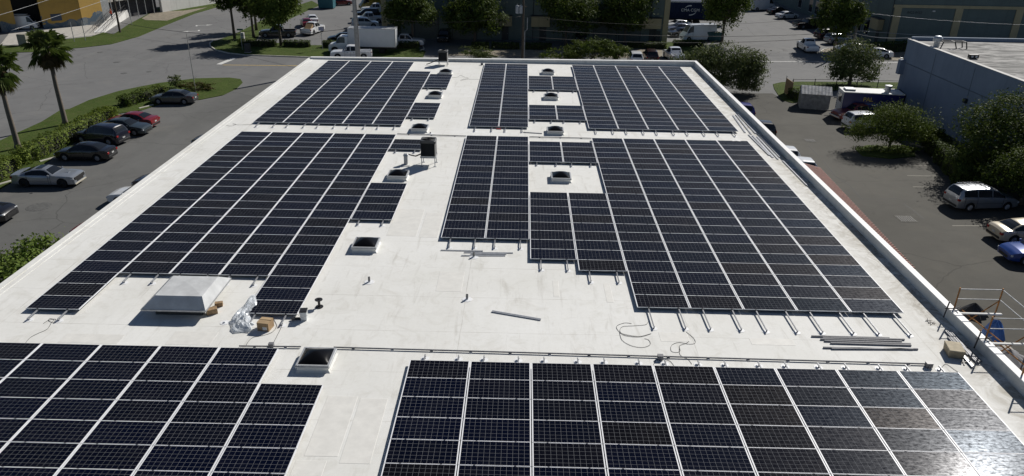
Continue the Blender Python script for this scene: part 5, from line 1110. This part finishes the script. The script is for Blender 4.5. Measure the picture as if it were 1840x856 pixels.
for y in (-19.3, -21.2):
    q = MB(); q.box(-.06, -.004, y-.5, y+.5, .05, 2.2); d_ = P_(q, 'door', mat('blue_steel_door', (0.13, 0.17, 0.22), .6), t); q = MB(); q.box(-.04, -.001, y-.58, y+.58, .03, 2.3); P_(q, 'door_frame', DARKD, t); q = MB(); q.box(-.12, -.062, y+.32, y+.38, 1.0, 1.14); q.build('handle', M['galv'], d_)
q = MB(); q.box(-.55, -.003, -.6, .05, 3.6, 5.2); P_(q, 'corner_box', BLUEW, t)
q = MB(); q.tube([(-.1, -.4, 5.4), (-.55, -.4, 5.4), (-.6, -.4, 5.2)], .06, 8); P_(q, 'flood_lamp', M['galv'], t)
def onroof(px, py): p = W(px, py, NH); return (p.x, p.y, NH-.04)
x, y, z = onroof(1682, 84); t = thing('turbine_vent', 'round hooded metal vent on the dirty roof near the blue wall', 'roof vent', (x, y, z)); q = MB(); q.lathe([(.3, 0), (.28, .5)], 14); q.build('neck', M['galv'], t); q = MB(); q.lathe([(.3, .5), (.45, .65), (.48, .95), (.3, 1.15), (.001, 1.2)], 16); q.build('hood', mat('pale_vent_metal', (0.5, 0.53, 0.56), .4, .3), t)
x, y, z = onroof(1710, 86); t = thing('equipment_rack', 'dark skeletal steel equipment frame on the dirty roof', 'frame', (x, y, z))
for (a, c) in (((-1.2, -.4, .7), (1.2, -.4, .7)), ((-1.2, .5, .7), (1.2, .5, .7)), ((-1.2, -.4, .7), (-1.2, .5, .7)), ((1.2, -.4, .7), (1.2, .5, .7)), ((0, -.4, .7), (0, .5, .7)), ((-1.2, -.4, .7), (-1.4, -.4, 0)), ((1.2, -.4, .7), (1.4, -.4, 0)), ((-1.2, .5, .7), (-1.4, .5, 0)), ((1.2, .5, .7), (1.4, .5, 0)), ((0, -.4, .7), (.3, -.4, 0))): q = MB(); q.bar(a, c, .09, .09); q.build('beam', DARKD, t)
x, y, z = onroof(1748, 105); t = thing('flood_light', 'small black twin box on the dirty roof', 'box', (x, y, z)); q = MB(); q.box(-.45, .45, -.2, .2, .05, .42); q.build('housing', M['black'], t); q = MB(); q.box(-.3, -.1, -.215, -.202, .15, .33); q.box(.1, .3, -.215, -.202, .15, .33); q.build('lens', LAMPW, t)
# container trailer
x0 = W(1196, 46).x - 1.6; y0 = W(1240, 46).y
t = thing('container_trailer', 'dark navy freight container on a trailer with white lettering', 'trailer', (x0, y0, 0)); NAV = mat('navy_container', (0.017, 0.025, 0.062), .75, 0, .15, 1, 0, .15)
q = MB(); L = 13.2
q.box(0, L, .04, 2.44, 1.3, 4.35)
for i in range(int(L/.4)): q.add([(i*.4+.05, .0, 1.5), (i*.4+.22, .0, 1.5), (i*.4+.22, .0, 4.1), (i*.4+.05, .0, 4.1), (i*.4, .04, 1.5), (i*.4+.27, .04, 1.5), (i*.4+.27, .04, 4.1), (i*.4, .04, 4.1)], [(0,1,2,3), (4,0,3,7), (1,5,6,2)])
P_(q, 'container', NAV, t); q = MB(); q.box(-.02, L+.02, -.03, .05, 4.12, 4.38); P_(q, 'top_rail', mat('pale_rail', (0.42, 0.43, 0.46), .5), t)
q = MB(); q.box(-.02, L+.02, -.03, .05, 1.22, 1.42); P_(q, 'bottom_rail', NAV, t); q = MB(); q.box(1, L-.2, .9, 1.6, .8, 1.2); P_(q, 'chassis', TRIM, t)
cx = W(1269, 18).x*0 + (W(1243, 46).x - x0)*.985
LET = mat('white_lettering', (0.75, 0.75, 0.75), .6)
text_mesh('lettering', 'CMA CGM', .74, LET, t, (cx-.5, -.025, 2.75), (R(90), 0, 0), .012, 1.0)
def swoosh(q, a0, a1, r, cxx, czz, flip):
    n = 12; vs = []
    for i in range(n+1):
        u = i/n; a = a0+(a1-a0)*u; wdt = .20*math.sin(math.pi*min(1, u*1.15+.02))**.7 if u < .99 else .01; wdt = .20*(u if not flip else 1-u)**.6+.02
        for rr_ in (r-wdt/2, r+wdt/2): vs.append((cxx + rr_*1.25*math.cos(a), -.028, czz + rr_*.95*math.sin(a)))
    q.add(vs, [(2*i, 2*i+1, 2*i+3, 2*i+2) for i in range(n)])
q = MB(); swoosh(q, R(150), R(82), .92, cx-.5, 2.70, False); P_(q, 'emblem_arc', LET, t); q = MB(); swoosh(q, R(-22), R(-96), .95, cx-.5, 2.80, False); P_(q, 'emblem_arc', LET, t)
for x in (cx-.3, cx+1.1):
    for y in (.25, 2.0): q = MB(); q.tube([(x, y, .5), (x, y+.3, .5)], .5, 16); P_(q, 'wheel', M['rubber'], t)
for x in (1.8,): q = MB(); q.box(x, x+.15, .5, .65, .05, 1.2); q.box(x, x+.15, 1.8, 1.95, .05, 1.2); P_(q, 'landing_leg', M['galv'], t)
def bin_(px, py, wx, wy, h, label, m, name='waste_bin', rz=0):
    p = W(px, py); t = thing(name, label, 'dumpster', (p.x, p.y, 0), rz); q = MB(); q.frustum((-wx/2, wx/2, -wy/2, wy/2), .12, (-wx/2-.08, wx/2+.08, -wy/2-.12, wy/2+.12), h); q.build('tub', m, t)
    q = MB(); q.add([(-wx/2-.1, -wy/2-.15, h+.004), (wx/2+.1, -wy/2-.15, h+.004), (wx/2+.1, wy/2+.1, h+.25), (-wx/2-.1, wy/2+.1, h+.25), (-wx/2-.1, wy/2+.1, h+.004), (wx/2+.1, wy/2+.1, h+.004)], [(0,1,2,3), (0,3,4), (1,5,2), (4,3,2,5)]); q.build('lid', DARKD, t)
    for s_ in (-1, 1): q = MB(); q.box(s_*wx/2-.1, s_*wx/2+.1, -.25, .25, h*.6, h*.75); q.build('lifting_pocket', m, t)
bin_(1282, 73, 2.6, 1.6, 1.5, 'dark teal waste bin at the foot of the tree by the white van', mat('teal_steel', (0.02, 0.085, 0.095), .6)); bin_(588, 15, 3.0, 2.2, 2.1, 'bright teal waste bin at the top of the corner lot', mat('bright_teal_steel', (0.02, 0.12, 0.15), .55)); bin_(1598, 193, 2.2, 1.6, 1.7, 'black waste bin beside the blue wall behind the fence', mat('black_steel', (0.015, 0.015, 0.013), .7))

# shed and food trailer
p = W(1467, 197); t = thing('shed', 'small grey corrugated metal shed with gabled roof', 'shed', (p.x, p.y+1.2, 0), R(-14)); CORR = mat('weathered_corrugated_steel', (0.30, 0.30, 0.29), .6, .1, .3, 3)
q = MB(); a, b_, h0, h1 = 1.55, 1.25, 1.75, 2.35
n = 22
for s_ in (-1, 1):
    for i in range(n):
        x0_, x1_ = -a+2*a*i/n, -a+2*a*(i+1)/n; xm = (x0_+x1_)/2; o_ = .05
        q.add([(x0_, s_*b_, 0), (xm, s_*(b_+o_), 0), (x1_, s_*b_, 0), (x0_, s_*b_, h0), (xm, s_*(b_+o_), h0), (x1_, s_*b_, h0)], [(0,1,4,3), (1,2,5,4)])
for s_ in (-1, 1): q.add([(s_*a, -b_, 0), (s_*a, b_, 0), (s_*a, b_, h0), (s_*a, 0, h1), (s_*a, -b_, h0)], [(0,1,2,3,4)])
q.build('wall', CORR, t); q = MB()
for s_ in (-1, 1):
    for i in range(n):
        x0_, x1_ = -a-.1+(2*a+.2)*i/n, -a-.1+(2*a+.2)*(i+1)/n; xm = (x0_+x1_)/2; e = b_+.15; hz = h0-.06
        q.add([(x0_, s_*e, hz), (xm, s_*e, hz+.07), (x1_, s_*e, hz), (x0_, 0, h1+.02), (xm, 0, h1+.09), (x1_, 0, h1+.02)], [(0,1,4,3), (1,2,5,4)])
q.build('roof', mat('pale_corrugated_roof', (0.5, 0.5, 0.49), .5, .1, .35, 2.5), t); q = MB(); q.box(-a-.03, -a-.004, -.5, .5, .02, 1.7); q.build('door', mat('dull_shed_door', (0.22, 0.225, 0.22), .6), t)
n1, n2, n3 = W(1517, 165, 2.86), W(1580, 168, 2.86), W(1497, 153, 2.86); p = n1; ang = math.atan2(n2.y-n1.y, n2.x-n1.x); t = thing('food_trailer', 'dark blue food trailer with yellow lettering, white roof and striped front', 'food truck', (p.x, p.y, 0), ang); DB = mat('deep_blue_vinyl', (0.012, 0.016, 0.10), .35, 0, .12, 1.5); WT = mat('white_trailer_skin', (0.6, 0.6, 0.58), .5, 0, .1, 2)
q = MB(); q.box(.05, 6.2, 0, 2.3, .55, 2.75); q.build('body', DB, t, bevel=.04)
q = MB(); q.box(-.02, 6.25, -.05, 2.35, 2.752, 2.86); q.build('roof', WT, t, bevel=.03)
q = MB(); q.box(-.0, .048, .02, 2.28, .5, 2.74); q.build('front_panel', WT, t)
q = MB(); q.box(-.025, -.002, .5, 1.7, 1.6, 2.5); q.build('window', GLASS, t)
q = MB()
for k in range(9): q.add([(-.006, .05, .55+.24*k), (-.006, .35, .67+.24*k), (-.006, .35, .79+.24*k), (-.006, .05, .67+.24*k)], [(0,1,2,3)]); q.add([(-.006, 2.25, .55+.24*k), (-.006, 1.95, .67+.24*k), (-.006, 1.95, .79+.24*k), (-.006, 2.25, .67+.24*k)], [(3,2,1,0)])
q.build('hazard_stripes', mat('stripe_blue', (0.05, 0.07, 0.12), .5), t)
text_mesh('lettering', 'PAL', .62, mat('yellow_lettering', (0.55, 0.42, 0.05), .5), t, (2.6, -.012, 2.12), (R(90), 0, 0), .008)
q = MB(); q.box(1.9, 4.0, -.012, -.002, 1.55, 1.70); q.build('blue_stripe', mat('mid_blue_vinyl', (0.03, 0.09, 0.35), .4), t)
q = MB(); q.lathe([(.28, 0), (.28, .5), (.36, .52), (.36, .75), (.001, .8)], 14, (4.6, .7, 2.86)); q.build('roof_fan', M['galv'], t); q = MB(); q.box(.3, 1.3, .5, 1.6, 2.862, 3.05); q.build('roof_unit', M['galv'], t)
for x in (3.6, 4.5): q = MB(); q.tube([(x, .02, .36), (x, .24, .36)], .36, 14); q.build('wheel', M['rubber'], t)
q = MB(); q.bar((0, 1.15, .5), (-1.1, 1.15, .45), .12, .1); q.build('tow_bar', TRIM, t)
# fence at the right
def fence(pts, h, step, label, name='fence', m=None, mesh=False):
    P = [W(*p) for p in pts]; t = thing(name, label, 'fence', (P[0].x, P[0].y, 0)); m = m or M['black']
    for a, c in zip(P, P[1:]):
        a, c = a-P[0], c-P[0]; L = (c-a).length; n = max(1, int(L/step))
        for i in range(n+1): p_ = a.lerp(c, i/n); q = MB(); q.box(p_.x-.035, p_.x+.035, p_.y-.035, p_.y+.035, 0, h+.05); q.build('post', m, t)
        for z in (h*.97, h*.5, .15): q = MB(); q.bar((a.x, a.y, z), (c.x, c.y, z), .04, .05); q.build('rail', m, t)
    return t
fence([(1421, 168), (1422, 166), (1500, 165), (1611, 168)], 1.6, 2.4, 'black metal rail fence along the grass behind the shed')
a, c = W(1409, 168), W(1421, 177); d = c-a; t = thing('gate', 'weathered wooden gate leaf standing open at the grass corner', 'gate', (a.x, a.y, 0), math.atan2(d.y, d.x)); L = d.length
q = MB()
for i in range(8): q.box(L*i/8+.01, L*(i+1)/8-.01, -.03, .03, .1, 1.9)
q.build('boards', M['wood'], t); q = MB(); q.tube([(0, 0, 0), (0, 0, 2.2)], .05, 8); q.build('post', M['galv'], t); q = MB(); q.tube([(-.4, -.9, .02), (L*.9, -.9, .02)], .03, 6); q.tube([(-.4, -1.5, .02), (L*.9, -1.6, .02)], .03, 6); q.tube([(-.4, -.9, .02), (-.4, -1.5, .02)], .03, 6); q.tube([(L*.9, -.9, .02), (L*.9, -1.6, .02)], .03, 6); 
hedge((1412, 174), (1438, 190), .9, 1.0, 'dark overgrown vine by the wooden gate', 'dark', leaf=.2, name='vine', cat='plant') if False else hedge((1416, 176), (1442, 181), 1.0, 1.2, 'dark overgrown shrub beside the wooden gate and shed', 'dark', leaf=.2, name='shrub')

# poles, cables, signs
def pole(x, y, h, r0, r1, label, m, lean=(0, 0), name='utility_pole'):
    t = thing(name, label, 'pole', (x, y, 0)); q = MB(); q.tube([(0, 0, 0), (lean[0], lean[1], h)], [r0, r1], 12); q.build('shaft', m, t, smooth=False); return t
WOODP = mat('wood_pole', (0.075, 0.06, 0.045), .9, 0, .35, 8); CONP = mat('concrete_pole', (0.40, 0.385, 0.36), .8, 0, .2, 3)
p1 = W(216, 59); pole(p1.x, p1.y, 12, .17, .13, 'dark wooden utility pole beside the access ramp', WOODP)
p2 = Vector((-22.55, 102.5, 0)); t = pole(p2.x, p2.y, 14, .36, .22, 'thick pale concrete pole in front of the white box truck', CONP); q = MB(); q.tube([(.3, -.12, 0), (.22, -.1, 13)], .05, 6); q.build('riser_cable', M['cable'], t)
p3 = Vector((-.1, 108.5, 0)); t = pole(p3.x, p3.y, 12.5, .17, .13, 'wooden utility pole with two transformer cans before the dark building', WOODP)
zt = zat(p3.x, p3.y, 24)
for dx in (-.85, -.35): q = MB(); q.lathe([(.001, 0), (.24, 0), (.25, .05), (.25, .95), (.2, 1.05), (.001, 1.07)], 14, (dx, -.25, zt)); o = q.build('transformer', mat('grey_transformer', (0.36, 0.38, 0.40), .5, .1), t); q = MB(); q.lathe([(.04, 1.05), (.05, 1.2), (.02, 1.3)], 8, (dx, -.25, zt)); q.build('bushing', M['galv'], o)
q = MB(); q.bar((-1.0, -.05, zt+.9), (.5, -.05, zt+.9), .1, .12); q.build('crossarm', WOODP, t); q = MB(); q.tube([(.28, -.1, 0), (.28, -.1, zt-2.5), (.6, -.1, zt-2.2), (.6, -.1, zt-.6)], .05, 6); q.build('conduit', M['galv'], t)
p4 = Vector((52.2, 121.0, 0)); pole(p4.x, p4.y, 13, .2, .16, 'grey wooden utility pole beside the street tree on the right', mat('grey_wood_pole', (0.17, 0.16, 0.15), .9, 0, .25, 8), (.5, 0))
lp = W(352, 166); t = pole(lp.x, lp.y, 6.75, .05, .028, 'tall thin pale pole rising from the grass tip', mat('pale_pole', (0.36, 0.35, 0.32), .6), name='flagpole')
def wire(a, c, sag, r, label, m=None):
    pts = [Vector(a).lerp(Vector(c), i/18) - Vector((0, 0, sag*4*(i/18)*(1-i/18))) for i in range(19)]; q = MB(); q.tube(pts, r, 5); tag(q.build('overhead_cable', m or M['cable'], smooth=True), label, 'cable')
zz = lambda p, py: (p.x, p.y, zat(p.x, p.y, py))
wire(zz(p2, 50), zz(p1, 40), 1.5, .03, 'sagging black cable crossing the corner lot to the pole by the ramp'); wire(zz(p2, 27), zz(p3, 29), .9, .018, 'thin cable between the concrete pole and the transformer pole')
wire(zz(p3, 29), zz(p4, 22), 1.6, .018, 'thin cable across the dark building front'); wire(zz(p3, 52), zz(p4, 57), .9, .035, 'thick black cable crossing the alley mouth')
wire(zz(p3, 66), zz(p4, 64), 1.0, .035, 'lower thick black cable crossing the alley mouth')
e1 = Vector((95, 119, 0)); wire(zz(p4, 22), zz(e1, 45), .8, .016, 'thin cable leaving the grey pole to the right', M['galv']); wire(zz(p4, 55), zz(e1, 73), .5, .035, 'thick pale cable leaving the grey pole to the right', M['galv']); wire(zz(p4, 60), (NX+.2, NY, 7.6), .3, .035, 'thick pale cable running down to the blue building corner', M['galv'])
wire(W(-60, 44, 6.5), W(110, -8, 6.5), .1, .02, 'pale overhead cable across the top left corner', M['galv']); wire(W(20, 55, 5.5), W(230, -14, 5.5), .1, .02, 'lower pale overhead cable in front of the yellow building', M['galv'])
def sign(px, py, h, w_, hh, label, m, name='street_sign'):
    p = W(px, py); t = thing(name, label, 'sign', (p.x, p.y, 0)); q = MB(); q.tube([(0, 0, 0), (0, 0, h)], .04, 6); q.build('post', M['galv'], t); q = MB(); q.box(-w_/2, w_/2, -.06, -.042, h-hh, h); q.build('plate', m, t)
sign(580, 90, 3.4, .75, .55, 'pale lilac sign on a thin post before the box truck', mat('lilac_sign', (0.42, 0.40, 0.52), .6)); sign(436, 90, 3.1, .9, .25, 'green street name sign at the street corner', mat('green_sign', (0.01, 0.10, 0.05), .5))
for px, py, h, lab in ((134, 76, 3.0, 'left one of two bare grey posts on the far grass'), (154, 74, 3.1, 'right one of two bare grey posts on the far grass'), (237, 45, 2.4, 'thin dark post on the grass right of the ramp pole')):
    p = W(px, py); q = MB(); q.tube([(0, 0, 0), (0, 0, h)], .055, 8); tag(q.build('post', M['galv'], loc=(p.x, p.y, 0)), lab, 'post')
def cab(px, py, w_, d_, h, label, m):
    p = W(px, py); t = thing('utility_cabinet', label, 'cabinet', (p.x, p.y, 0)); q = MB(); q.box(-w_/2, w_/2, -d_/2, d_/2, .12, h); q.build('body', m, t, bevel=.03); q = MB(); q.box(-w_/2-.06, w_/2+.06, -d_/2-.06, d_/2+.06, 0.0, .118); q.build('plinth', M['conc'], t); q = MB(); q.box(-w_/2*.8, w_/2*.8, -d_/2-.02, -d_/2-.003, .25, h*.9); q.build('door', m, t)
cab(45, 82, 1.3, 1.0, 1.7, 'weathered tan utility cabinet behind the right palm', mat('tan_cabinet', (0.30, 0.28, 0.23), .7, 0, .25, 3)); cab(446, 95, .8, .6, 1.3, 'dark utility cabinet in the shade at the grass corner', mat('dark_cabinet', (0.05, 0.05, 0.05), .7)); cab(438, 80, .5, .5, 1.8, 'pale slim cabinet beside the corner hedge', mat('pale_cabinet', (0.4, 0.4, 0.38), .7))

# yellow building, top left
def mural():
    n = N('yellow_wall_with_mural'); p = n.obj(); sp = n.n('ShaderNodeSeparateXYZ'); n.l(p, sp.inputs[0]); a = n.noise(.32, 3, .5, p, .6)
    f = n.math('SUBTRACT', n.math('ADD', n.math('MULTIPLY', a, 5.0), -.6), sp.outputs[2]); k = n.math('GREATER_THAN', f, .6); st = n.noise(.7, 4, .6, p, 1.2)
    c = n.mix(k, (0.42, 0.27, 0.075), n.mix(n.ramp(st, .48, .52), (0.17, 0.19, 0.20), (0.09, 0.13, 0.17))); c = n.mix(n.math('MULTIPLY', n.ramp(n.noise(.9, 5, .7, p), .5, .8), .3), c, (0.12, 0.10, 0.07)); n.set(c, .85, 0, .2); return n.m
c0 = W(150, 47); u = (W(10, 58)-c0); u.z = 0; u.normalize(); v = (W(268, 27)-c0); v.z = 0; v.normalize()
t = thing('workshop_building', 'yellow workshop with grey blue mural and dark open bays, top left corner', 'building', (c0.x, c0.y, 0)); MUR = mural(); H = 9.0
def seg(q, o, a, b_, d0, d1, z0, z1):   # wall piece along direction o from a to b_, thickness d0..d1 along the inward normal
    nn = Vector((-o.y, o.x, 0)); nn = nn if nn.dot(c0) > 0 else -nn
    P = [o*a + nn*d0, o*b_ + nn*d0, o*b_ + nn*d1, o*a + nn*d1]; q.prism([(p_.x, p_.y) for p_ in P], z0, z1)
q = MB()
for a, b_ in ((0, 6.0), (9.8, 12.0), (17.4, 19.2), (25, 27), (33, 40)): q = MB(); seg(q, u, a, b_, 0, .5, 0, H); q.build('wall', MUR, t)
q = MB(); seg(q, u, 0, 40, .02, .48, 6.6, H-.01); q.build('lintel', MUR, t)
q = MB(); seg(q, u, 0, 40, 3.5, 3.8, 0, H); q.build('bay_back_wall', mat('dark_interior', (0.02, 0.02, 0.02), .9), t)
q = MB(); seg(q, v, .05, 4.5, .0, .5, 0, H); q.build('side_wall', MUR, t); q = MB(); seg(q, v, 4.5, 6.2, 0.02, .5, 0, H); q.build('side_wall', mat('grey_stucco', (0.3, 0.31, 0.31), .85, 0, .2), t)
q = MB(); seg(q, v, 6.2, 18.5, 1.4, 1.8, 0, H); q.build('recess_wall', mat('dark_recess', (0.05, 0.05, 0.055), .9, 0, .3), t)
for z in (3.2, 5.6): q = MB(); seg(q, v, 6.2, 18.5, .2, 1.4, z, z+.22); q.build('floor_slab', M['conc'], t)
for k in range(7): q = MB(); o_ = v*(6.6+1.95*k); q.tube([(o_.x, o_.y, 0), (o_.x, o_.y, H)], .07, 6); q.build('column', M['galv'], t)
q = MB(); seg(q, v, 18.5, 40, 0, .6, 0, H); q.build('side_wall', M['wwall'], t)
q = MB(); cs = [Vector((0, 0, 0)), u*40, u*40+v*40, v*40]; q.prism([(p_.x, p_.y) for p_ in cs], H, H+.4); q.build('roof', M['conc'], t)
q = MB(); seg(q, u, 3.0, 4.6, -.06, -.003, 1.2, 2.3); q.build('window', mat('blue_window', (0.03, 0.05, 0.09), .3), t); q = MB(); seg(q, v, 24, 25.2, -.06, -.003, 4.2, 5.2); q.build('window', DARKD, t)
# ramp with railing
r0, r1 = W(188, 59), W(242, 24); d = (r1-r0); d.z = 0; L = d.length; t = thing('access_ramp', 'white concrete access ramp with black railings beside the yellow building', 'ramp', (r0.x, r0.y, 0), math.atan2(d.y, d.x))
q = MB(); wd = 1.7; q.add([(0, 0, 0), (L, 0, 0), (L, wd, 0), (0, wd, 0), (0, 0, .08), (L, 0, 1.7), (L, wd, 1.7), (0, wd, .08)], [(3,2,1,0), (4,5,6,7), (0,1,5,4), (1,2,6,5), (2,3,7,6), (3,0,4,7)]); q.build('ramp_body', M['wwall'], t)
q = MB(); q.box(L, L+5, 0, wd+1, 0, 1.7); q.build('landing', M['wwall'], t)
for y in (.06, wd-.06):
    n = 22; q = MB()
    for i in range(n+1): x = L*i/n; z = .08+1.62*i/n; q.tube([(x, y, z), (x, y, z+1.05)], .022, 5)
    for k in (.45, 1.05): q.tube([(0, y, .08+k), (L, y, 1.7+k)], .03, 6)
    q.build('railing', M['black'], t)
# planter, debris strip at the yellow corner
q = MB(); p = W(142, 46); q.lathe([(.001, 0), (.28, 0), (.36, .35), (.3, .36), (.001, .34)], 14); tag(q.build('tub', mat('pink_white_tub', (0.55, 0.35, 0.36), .6), loc=(p.x, p.y-.8, .06)), 'small pinkish white tub at the foot of the yellow wall', 'tub')
p = W(31, 55); t = vehicle('van', 'cargo_van', 'white work van with roof rack and open rear door by the dark bays', 'van', (p.x+.3, p.y+1.2, .06), R(14), WHT, scale=.82)
q = MB(); q.box(-2.4, 1.2, -.7, .7, 2.82, 2.9); q.box(-2.2, .6, -.3, 0, 2.9, 3.0); q.build('roof_rack', mat('white_board', (0.62, 0.62, 0.6), .7), t); q = MB(); q.box(-2.98, -2.93, 1.0, 1.9, .6, 2.4); q.build('rear_door', WHT, t)
p = W(283, 24); hedge((262, 30), (300, 26), 1.4, .8, 'x', 'dark') if False else None

# person in an orange top on the ramp
def person(loc, rz, shirt, trousers, label):
    t = thing('person', label, 'person', loc, rz)
    J = dict(pel=(0,0,.95), ch=(0,0,1.25), nk=(0,0,1.48), hd=(0,.02,1.62), top=(0,.02,1.76), sl=(-.19,0,1.42), el=(-.30,.06,1.15), hl=(-.26,.26,1.0), sr=(.19,0,1.42), er=(.32,.05,1.16), hr=(.36,.22,.98), kl=(-.11,.06,.5), fl=(-.12,0,.08), tl=(-.12,.2,.04), kr=(.11,-.03,.5), fr=(.13,-.12,.08), tr=(.13,.08,.04), hil=(-.1,0,.9), hir=(.1,0,.9))
    E_ = [('pel','ch'),('ch','nk'),('nk','hd'),('hd','top'),('nk','sl'),('sl','el'),('el','hl'),('nk','sr'),('sr','er'),('er','hr'),('pel','hil'),('hil','kl'),('kl','fl'),('fl','tl'),('pel','hir'),('hir','kr'),('kr','fr'),('fr','tr')]
    Rr = dict(pel=.15, ch=.17, nk=.06, hd=.095, top=.07, sl=.07, el=.05, hl=.038, sr=.07, er=.05, hr=.038, kl=.07, fl=.05, tl=.04, kr=.07, fr=.05, tr=.04, hil=.1, hir=.1)
    ks = list(J); me = bpy.data.meshes.new('body'); me.from_pydata([J[k] for k in ks], [(ks.index(a), ks.index(b_)) for a, b_ in E_], [])
    o = bpy.data.objects.new('body', me); COL.objects.link(o); o.parent = t; o.modifiers.new('skin', 'SKIN'); sv = me.skin_vertices[0].data
    for i, k in enumerate(ks): sv[i].radius = (Rr[k],)*2; sv[i].use_root = (k == 'pel')
    ss = o.modifiers.new('sub', 'SUBSURF'); ss.levels = 1; ss.render_levels = 1
    n = N('clothed_figure'); sp = n.n('ShaderNodeSeparateXYZ'); n.l(n.obj(), sp.inputs[0]); z = sp.outputs[2]
    c = n.mix(n.math('GREATER_THAN', z, .98), trousers, shirt); c = n.mix(n.math('GREATER_THAN', z, 1.5), c, (0.35, 0.2, 0.14)); c = n.mix(n.math('LESS_THAN', z, .1), c, (0.03, 0.03, 0.03)); n.set(c, .8); me.materials.append(n.m)
    q = MB(); q.lathe([(.105, 1.66), (.11, 1.70), (.085, 1.77), (.001, 1.80)], 12, (0, .01, 0)); q.build('cap', mat('orange_cap', (0.6, 0.14, 0.03), .7), t)
    return t
pr = r0 + d*.42; nn = Vector((-d.y, d.x, 0)).normalized(); person((pr.x+nn.x*.85, pr.y+nn.y*.85, .08+1.62*.42), R(150), (0.65, 0.09, 0.03), (0.03, 0.035, 0.05), 'person in a bright orange top standing on the access ramp')
